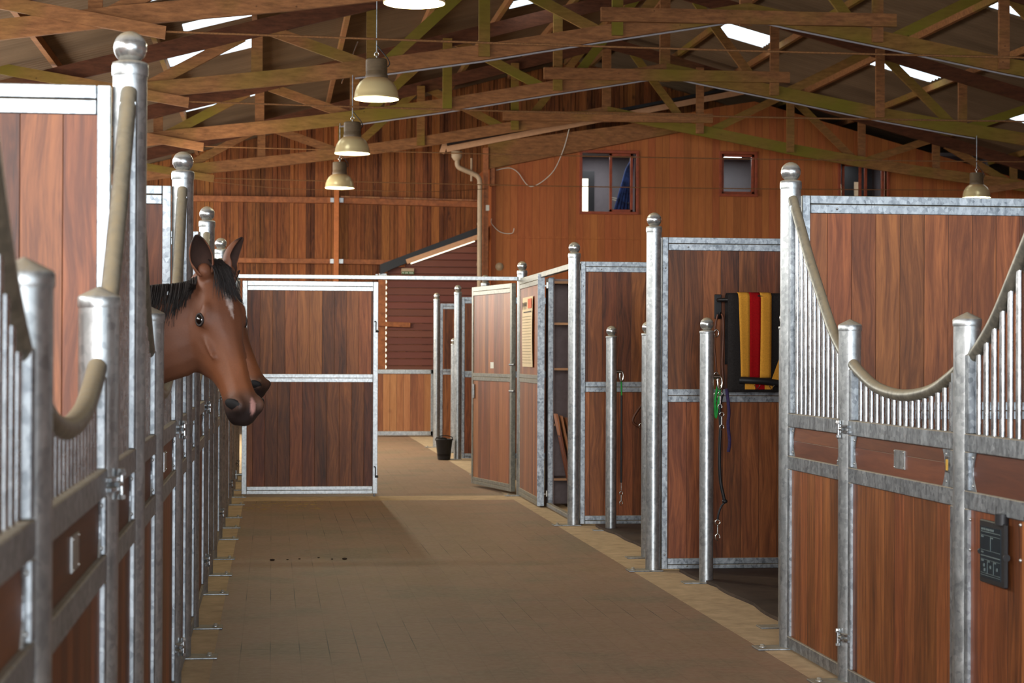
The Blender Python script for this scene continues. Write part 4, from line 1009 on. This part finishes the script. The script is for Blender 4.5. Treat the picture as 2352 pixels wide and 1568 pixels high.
HEAD = [ # s, w1(dorsal half width), w2(mid), w3(ventral), u(dorsal), v(ventral)
 (-.045,.020,.032,.020,-.045,-.11),(-.02,.040,.056,.034,-.012,-.155),(.02,.056,.072,.042,.004,-.20),(.07,.066,.084,.048,.014,-.238),(.12,.078,.094,.050,.020,-.270),
 (.17,.084,.098,.050,.018,-.292),(.22,.074,.092,.048,.010,-.300),(.27,.058,.080,.042,.004,-.278),(.32,.047,.066,.036,.000,-.222),(.37,.041,.056,.030,-.003,-.176),
 (.42,.038,.052,.030,-.006,-.150),(.465,.038,.053,.033,-.006,-.140),(.505,.042,.058,.037,-.004,-.138),(.54,.042,.060,.038,-.008,-.136),(.57,.034,.052,.034,-.022,-.126),(.59,.018,.030,.020,-.046,-.100),(.60,.006,.010,.008,-.068,-.085)]
def loft(rings, cap=True):
    n = len(rings[0]); vs = [p for r in rings for p in r]; fs = []
    for i in range(len(rings)-1):
        for k in range(n): fs.append((i*n+k, i*n+(k+1) % n, (i+1)*n+(k+1) % n, (i+1)*n+k))
    if cap: fs.append(tuple(range(n-1, -1, -1))); fs.append(tuple((len(rings)-1)*n+k for k in range(n)))
    return vs, fs
def head_ring(s_, w1, w2, w3, u, v, frame):
    P0, a, l, d = frame; D = u-v; pts = [(0,u),(w1*.62,u-.012*min(1,D/.1)),(w1,u-.13*D),(w2,u-.40*D),(w2*.93,u-.60*D),(w3*1.15,u-.84*D),(w3*.6,v+.004),(0,v)]
    pts = pts + [(-x, y) for x, y in pts[-2:0:-1]]
    return [P0 + a*s_ + l*x + d*y for x, y in pts]
def ell_ring(c, t, upv, wr, hr, n=16):
    t = t.normalized(); sd = t.cross(upv).normalized(); u = sd.cross(t)
    return [c + sd*(wr*math.sin(2*PI*k/n)) + u*(hr*math.cos(2*PI*k/n)) for k in range(n)]
def bake(vs_fs, voxel, smooth):
    v, f = [], []
    for vs, fs in vs_fs:
        b = len(v); v += [tuple(p) for p in vs]; f += [[b+i for i in q] for q in fs]
    me = bpy.data.meshes.new('tmp_body'); me.from_pydata(v, [], f); me.update()
    import bmesh
    bm = bmesh.new(); bm.from_mesh(me); bmesh.ops.recalc_face_normals(bm, faces=bm.faces); bm.to_mesh(me); bm.free()
    o = bpy.data.objects.new('tmp_body', me); COL.objects.link(o)
    r = o.modifiers.new('r', 'REMESH'); r.mode = 'VOXEL'; r.voxel_size = voxel; r.use_smooth_shade = True
    sm = o.modifiers.new('s', 'SMOOTH'); sm.factor = 0.6; sm.iterations = smooth
    dg = bpy.context.evaluated_depsgraph_get(); out = bpy.data.meshes.new_from_object(o.evaluated_get(dg))
    bpy.data.objects.remove(o); return out
def ball_mesh(c, M3, r, n=16):
    m = MB(); m.ball((0,0,0), 1.0, n); return [Vector(c) + M3 @ (Vector(v)*1.0) for v in m.v], m.f
def make_horse(label, P0, phi, beta, roll=0.0, voxel=0.009, star=True):
    h = Vector((math.cos(phi), -math.sin(phi), 0)); zz = Vector((0,0,1))
    a = h*math.cos(beta) - zz*math.sin(beta); d = h*math.sin(beta) + zz*math.cos(beta); l = d.cross(a).normalized()
    if roll: R = Matrix.Rotation(roll, 3, a); d = R @ d; l = R @ l
    P0 = Vector(P0); a = a*.955; fr = (P0, a, l, d)     # l points to the horse's left or right side; the camera sees -l or +l
    H = lambda s_, x, y: P0 + a*s_ + l*x + d*y
    t = thing('horse', label, 'horse', (P0.x, P0.y, 0), 0, None); base = Vector((P0.x, P0.y, 0))
    parts = []
    # interpolate head stations for smoothness
    st = []
    for i in range(len(HEAD)-1):
        A, B = HEAD[i], HEAD[i+1]
        for k in range(2): q = k/2; st.append(tuple(A[j]+(B[j]-A[j])*q for j in range(6)))
    st.append(HEAD[-1])
    parts.append(loft([head_ring(*s_, fr) for s_ in st]))
    def blob(s_, x, y, rs, rx, ry, tilt=0.0):
        aa, ll, dd = a, l, d
        if tilt: R = Matrix.Rotation(tilt, 3, l); aa = R @ a; dd = R @ d
        M3 = Matrix((aa*rs, ll*rx, dd*ry)).transposed(); parts.append(ball_mesh(H(s_, x, y), M3, 1))
    for sg in (-1, 1):
        blob(.175, sg*.078, -.048, .040, .024, .030)        # eye socket
        blob(.155, sg*.074, -.022, .040, .022, .018, .25)   # brow
        blob(.26, sg*.070, -.070, .085, .016, .012, -.10)    # facial crest
        blob(.14, sg*.060, -.165, .095, .040, .085)         # cheek muscle
        blob(.532, sg*.043, -.040, .038, .023, .036)        # nostril wing
        blob(-.005, sg*.052, -.005, .034, .028, .030)       # ear root
    blob(.545, 0, -.118, .036, .034, .020)                  # lower lip / chin
    blob(.575, 0, -.075, .026, .036, .030)                  # upper lip
    # neck and trunk
    B = base
    nk = [(H(.06,0,-.10), .070,.105),(Vector((-.33,P0.y+.04,1.415)),.082,.155),(Vector((-.48,P0.y+.06,1.375)),.09,.178),(Vector((-.72,P0.y+.07,1.30)),.105,.205),(Vector((-1.0,P0.y+.07,1.21)),.135,.25),
          (Vector((-1.28,P0.y+.07,1.13)),.19,.32),(Vector((-1.55,P0.y+.07,1.10)),.24,.36),(Vector((-1.95,P0.y+.07,1.08)),.28,.35),(Vector((-2.4,P0.y+.07,1.10)),.28,.33),(Vector((-2.75,P0.y+.07,1.16)),.26,.32),(Vector((-3.0,P0.y+.07,1.14)),.18,.24),(Vector((-3.08,P0.y+.07,1.12)),.05,.08)]
    nk = [((p + Vector((P0.x+.225,0,0))) if i else p, w_, h_) for i, (p, w_, h_) in enumerate(nk)]
    cs = [p for p, _, _ in nk]; C2 = spline(cs, 3); W2 = spline([(w_, h_, 0) for _, w_, h_ in nk], 3); rings = []
    for i, c in enumerate(C2):
        tt = (C2[min(i+1, len(C2)-1)] - C2[max(i-1, 0)]); rings.append(ell_ring(c, tt, zz, W2[i].x, W2[i].y))
    parts.append(loft(rings))
    ox = P0.x+.225
    def leg(x, y, front):
        if front: pts = [((x,y,.95),.13),((x+.02,y,.72),.085),((x+.02,y,.50),.05),((x+.02,y,.44),.052),((x+.015,y,.38),.036),((x+.01,y,.20),.032),((x+.02,y,.14),.042),((x+.04,y,.07),.042),((x+.05,y,.035),.06),((x+.06,y,.002),.068)]
        else: pts = [((x,y,1.0),.19),((x+.06,y,.80),.14),((x-.02,y,.66),.085),((x-.10,y,.54),.055),((x-.11,y,.47),.05),((x-.07,y,.38),.038),((x-.04,y,.20),.034),((x-.02,y,.14),.043),((x,y,.07),.042),((x+.02,y,.035),.06),((x+.03,y,.002),.068)]
        rr = [[Vector(c)+Vector((r*math.cos(2*PI*k/12), r*.85*math.sin(2*PI*k/12), 0)) for k in range(12)] for c, r in pts]
        parts.append(loft(rr))
    for sg in (-1, 1): leg(ox-1.42, P0.y+.07+sg*.16, True); leg(ox-2.82, P0.y+.07+sg*.17, False)
    me = bake(parts, voxel, 5)
    # coat colours by body region
    ca = me.color_attributes.new('coat', 'FLOAT_COLOR', 'POINT')
    bay = Vector(lin((110,68,47))[:3]); dk = Vector(lin((38,28,26))[:3]); mid = Vector(lin((98,62,44))[:3]); wht = Vector(lin((215,200,192))[:3]); pink = Vector(lin((200,150,140))[:3]); gry = Vector(lin((92,70,58))[:3]); org = Vector(lin((126,75,46))[:3])
    from mathutils import noise
    def ss(x, a_, b_): q = min(1, max(0, (x-a_)/(b_-a_))); return q*q*(3-2*q)
    cols = []
    for v in me.vertices:
        p = v.co - P0; s_ = p.dot(a)/a.length_squared; x = p.dot(l); y = p.dot(d); nz = noise.noise(v.co*14)*.02
        c = bay.copy(); onhead = v.co.x > ox-.45
        if onhead:
            c = c.lerp(org, ss(s_+nz, .26,.40)*(1-ss(s_,.46,.52)))
            c = c.lerp(mid, ss(-y, .10,.20)*.7)
            c = c.lerp(gry, ss(s_+nz-y*.10, .475,.53)*.6)
            c = c.lerp(dk, ss(s_+nz*1.2-y*.50, .525,.585))
            if star:
                q = abs(x-.004+noise.noise(v.co*30)*.006)/(.017*(1-ss(s_,.12,.215))+.001); st_ = ss(s_+nz*.6,.08,.105)*(1-ss(s_,.195,.22))
                if y > -.03: c = c.lerp(wht, st_*(1-ss(q,.5,1.1))*(.65+.6*noise.noise(v.co*60)))
            q = math.hypot((s_-.545)/.030, (x-.006)/.012)
            if y > -.10 and star: c = c.lerp(pink, 1-ss(q,.7,1.2))
        if v.co.z < .72 and v.co.x < ox-1.0: c = c.lerp(dk, ss(.72-v.co.z, 0, .2))
        cols += [max(0,c.x), max(0,c.y), max(0,c.z), 1.0]
    ca.data.foreach_set('color', cols)
    me.transform(Matrix.Translation(-base)); me.materials.clear(); me.materials.append(M['coat'])
    for p in me.polygons: p.use_smooth = True
    bo = bpy.data.objects.new('body', me); COL.objects.link(bo); bo.parent = t
    L = lambda v: v - base
    for sg in (-1, 1):
        # eye
        m = MB(); e = H(.178, sg*.0885, -.048); m.ball(L(e), .0205, 20); eo = m.build('eye', M['eye'], t)
        m = MB(); out = (l*sg*.90 + a*.05 + d*.25).normalized(); ax = (a*.95 - d*.30); ax = (ax - out*ax.dot(out)).normalized(); bx = out.cross(ax)
        m.tube([L(e + out*.010 + ax*.021*math.cos(q) + bx*.0145*math.sin(q)) for q in [k*PI/12 for k in range(25)]], .0048, 8, caps=False); m.build('eyelid', M['lid'], t)
        # nostril
        m = MB(); nn = H(.530, sg*.0595, -.036); o2 = (l*sg*.8 + a*.45 + d*.25).normalized(); ax = (a*.75 + d*.6); ax = (ax-o2*ax.dot(o2)).normalized(); bx = o2.cross(ax)
        M3 = Matrix((ax*.034, bx*.021, o2*.011)).transposed(); vs, fs = ball_mesh(L(nn), M3, 1); m._a(vs, fs, True); m.build('nostril', M['nostril'], t)
        # ear: cupped leaf
        root = H(-.006, sg*.056, .006); upd = (zz*.93 + l*sg*(.46) + h*(.10)).normalized(); opn = (h*.80 + l*sg*.55); opn = (opn - upd*opn.dot(upd)).normalized(); sd = upd.cross(opn)
        vs = []; fs = []; NT, NK = 14, 13; LEN = .150
        for i in range(NT+1):
            q = i/NT; wd = .037*(math.sin(PI*min(1,(q*.80+.20)))**.75)*(1.0 if q < .9 else 1-(q-.9)*7) + .001
            rad = max(wd, .002); c = root + upd*(q*LEN-.015) - opn*(.012*math.sin(q*PI)) + l*sg*(-.014*q*q)
            open_ = PI*(1.05 + .60*(1-q)**2) if q < .3 else PI*1.12
            for k in range(NK):
                an = PI + (k/(NK-1)-.5)*open_ ; vs.append(L(c + opn*(math.cos(an)*rad*.75) + sd*(math.sin(an)*rad)))
        for i in range(NT):
            for k in range(NK-1): fs.append((i*NK+k, i*NK+k+1, (i+1)*NK+k+1, (i+1)*NK+k))
        m = MB(); m._a(vs, fs, True); eo = m.build('ear', [M['coat'], M['earin'], M['hair']], t)
        me2 = eo.data; ca = me2.color_attributes.new('coat', 'FLOAT_COLOR', 'POINT'); cc = []
        for i in range(len(me2.vertices)):
            q = (i//NK)/NT; c = bay.lerp(dk, ss(q, .72, .88)); cc += [c.x, c.y, c.z, 1]
        ca.data.foreach_set('color', cc)
        sm = eo.modifiers.new('solid', 'SOLIDIFY'); sm.thickness = .0055; sm.offset = 1 ; sm.material_offset = 1; sm.use_rim = True
        sb = eo.modifiers.new('sub', 'SUBSURF'); sb.levels = 1; sb.render_levels = 1
    # forelock and mane
    rnd = random.Random(7); m = MB()
    for i in range(190):
        x0 = rnd.gauss(0, .017); x1 = x0*1.2 + rnd.gauss(.010, .017); e_ = rnd.uniform(.07,.14); r = rnd.uniform(.0016,.003)
        pts = [H(-.035+rnd.uniform(-.012,.012), x0*.8, .018), H(-.002, x0, .034+rnd.uniform(-.006,.006)), H(e_*.5, (x0+x1)/2, .036+rnd.uniform(-.010,.006)), H(e_, x1, .020+rnd.uniform(0,.010))]
        m.tube([L(p) for p in spline(pts, 3)], [r*(1-.8*k/9) for k in range(10)], 4, caps=False)
    m.build('forelock', M['hair'], t)
    m = MB(); crest = [(C2[i] + zz*W2[i].y*.98) for i in range(0, 17)]
    crest[0] = H(-.045, 0, -.015)
    for i in range(1000):
        q = 1.6 + (len(crest)-2.7)*rnd.random()**1.3; k = int(q); p = crest[k].lerp(crest[k+1], q-k); r = rnd.uniform(.002,.0034); ln_ = rnd.uniform(.08,.17)*min(1, .25+(q-1.6)*.25)
        y_ = rnd.uniform(-.012,.012)
        sgn = -1
        pts = [p+Vector((0,y_,-.01)), p+Vector((-.004,y_-.014,.016)), p+Vector((-.008,y_+sgn*.055,-.02)), p+Vector((-.018+rnd.uniform(-.015,.01),y_+sgn*(.082+rnd.uniform(-.01,.012)),-ln_))]
        m.tube([L(v) for v in spline(pts, 3)], [r*(1-.7*j/9) for j in range(10)], 4, caps=False)
    m.build('mane', M['hair'], t)
    m = MB(); tb = Vector((ox-3.06, P0.y+.07, 1.28))
    for i in range(140):
        x = rnd.gauss(0,.03); y = rnd.gauss(0,.03); m.tube([L(v) for v in spline([tb, tb+Vector((-.06+x*.5,y*.6,-.1)), tb+Vector((-.07+x,y,-.45)), tb+Vector((-.05+x,y,-.72+rnd.uniform(0,.1)))],3)], .004, 4, caps=False)
    m.build('tail', M['hair'], t)
    return t
make_horse('bay horse with white star and snip leaning its head over the left stall door', (-.197, 6.93, 1.616), math.radians(53), math.radians(64.5))
make_horse('second bay horse in the next stall, only its nose showing behind the first head', (-.232, 10.0, 1.63), math.radians(30), math.radians(62), star=False, voxel=.013)
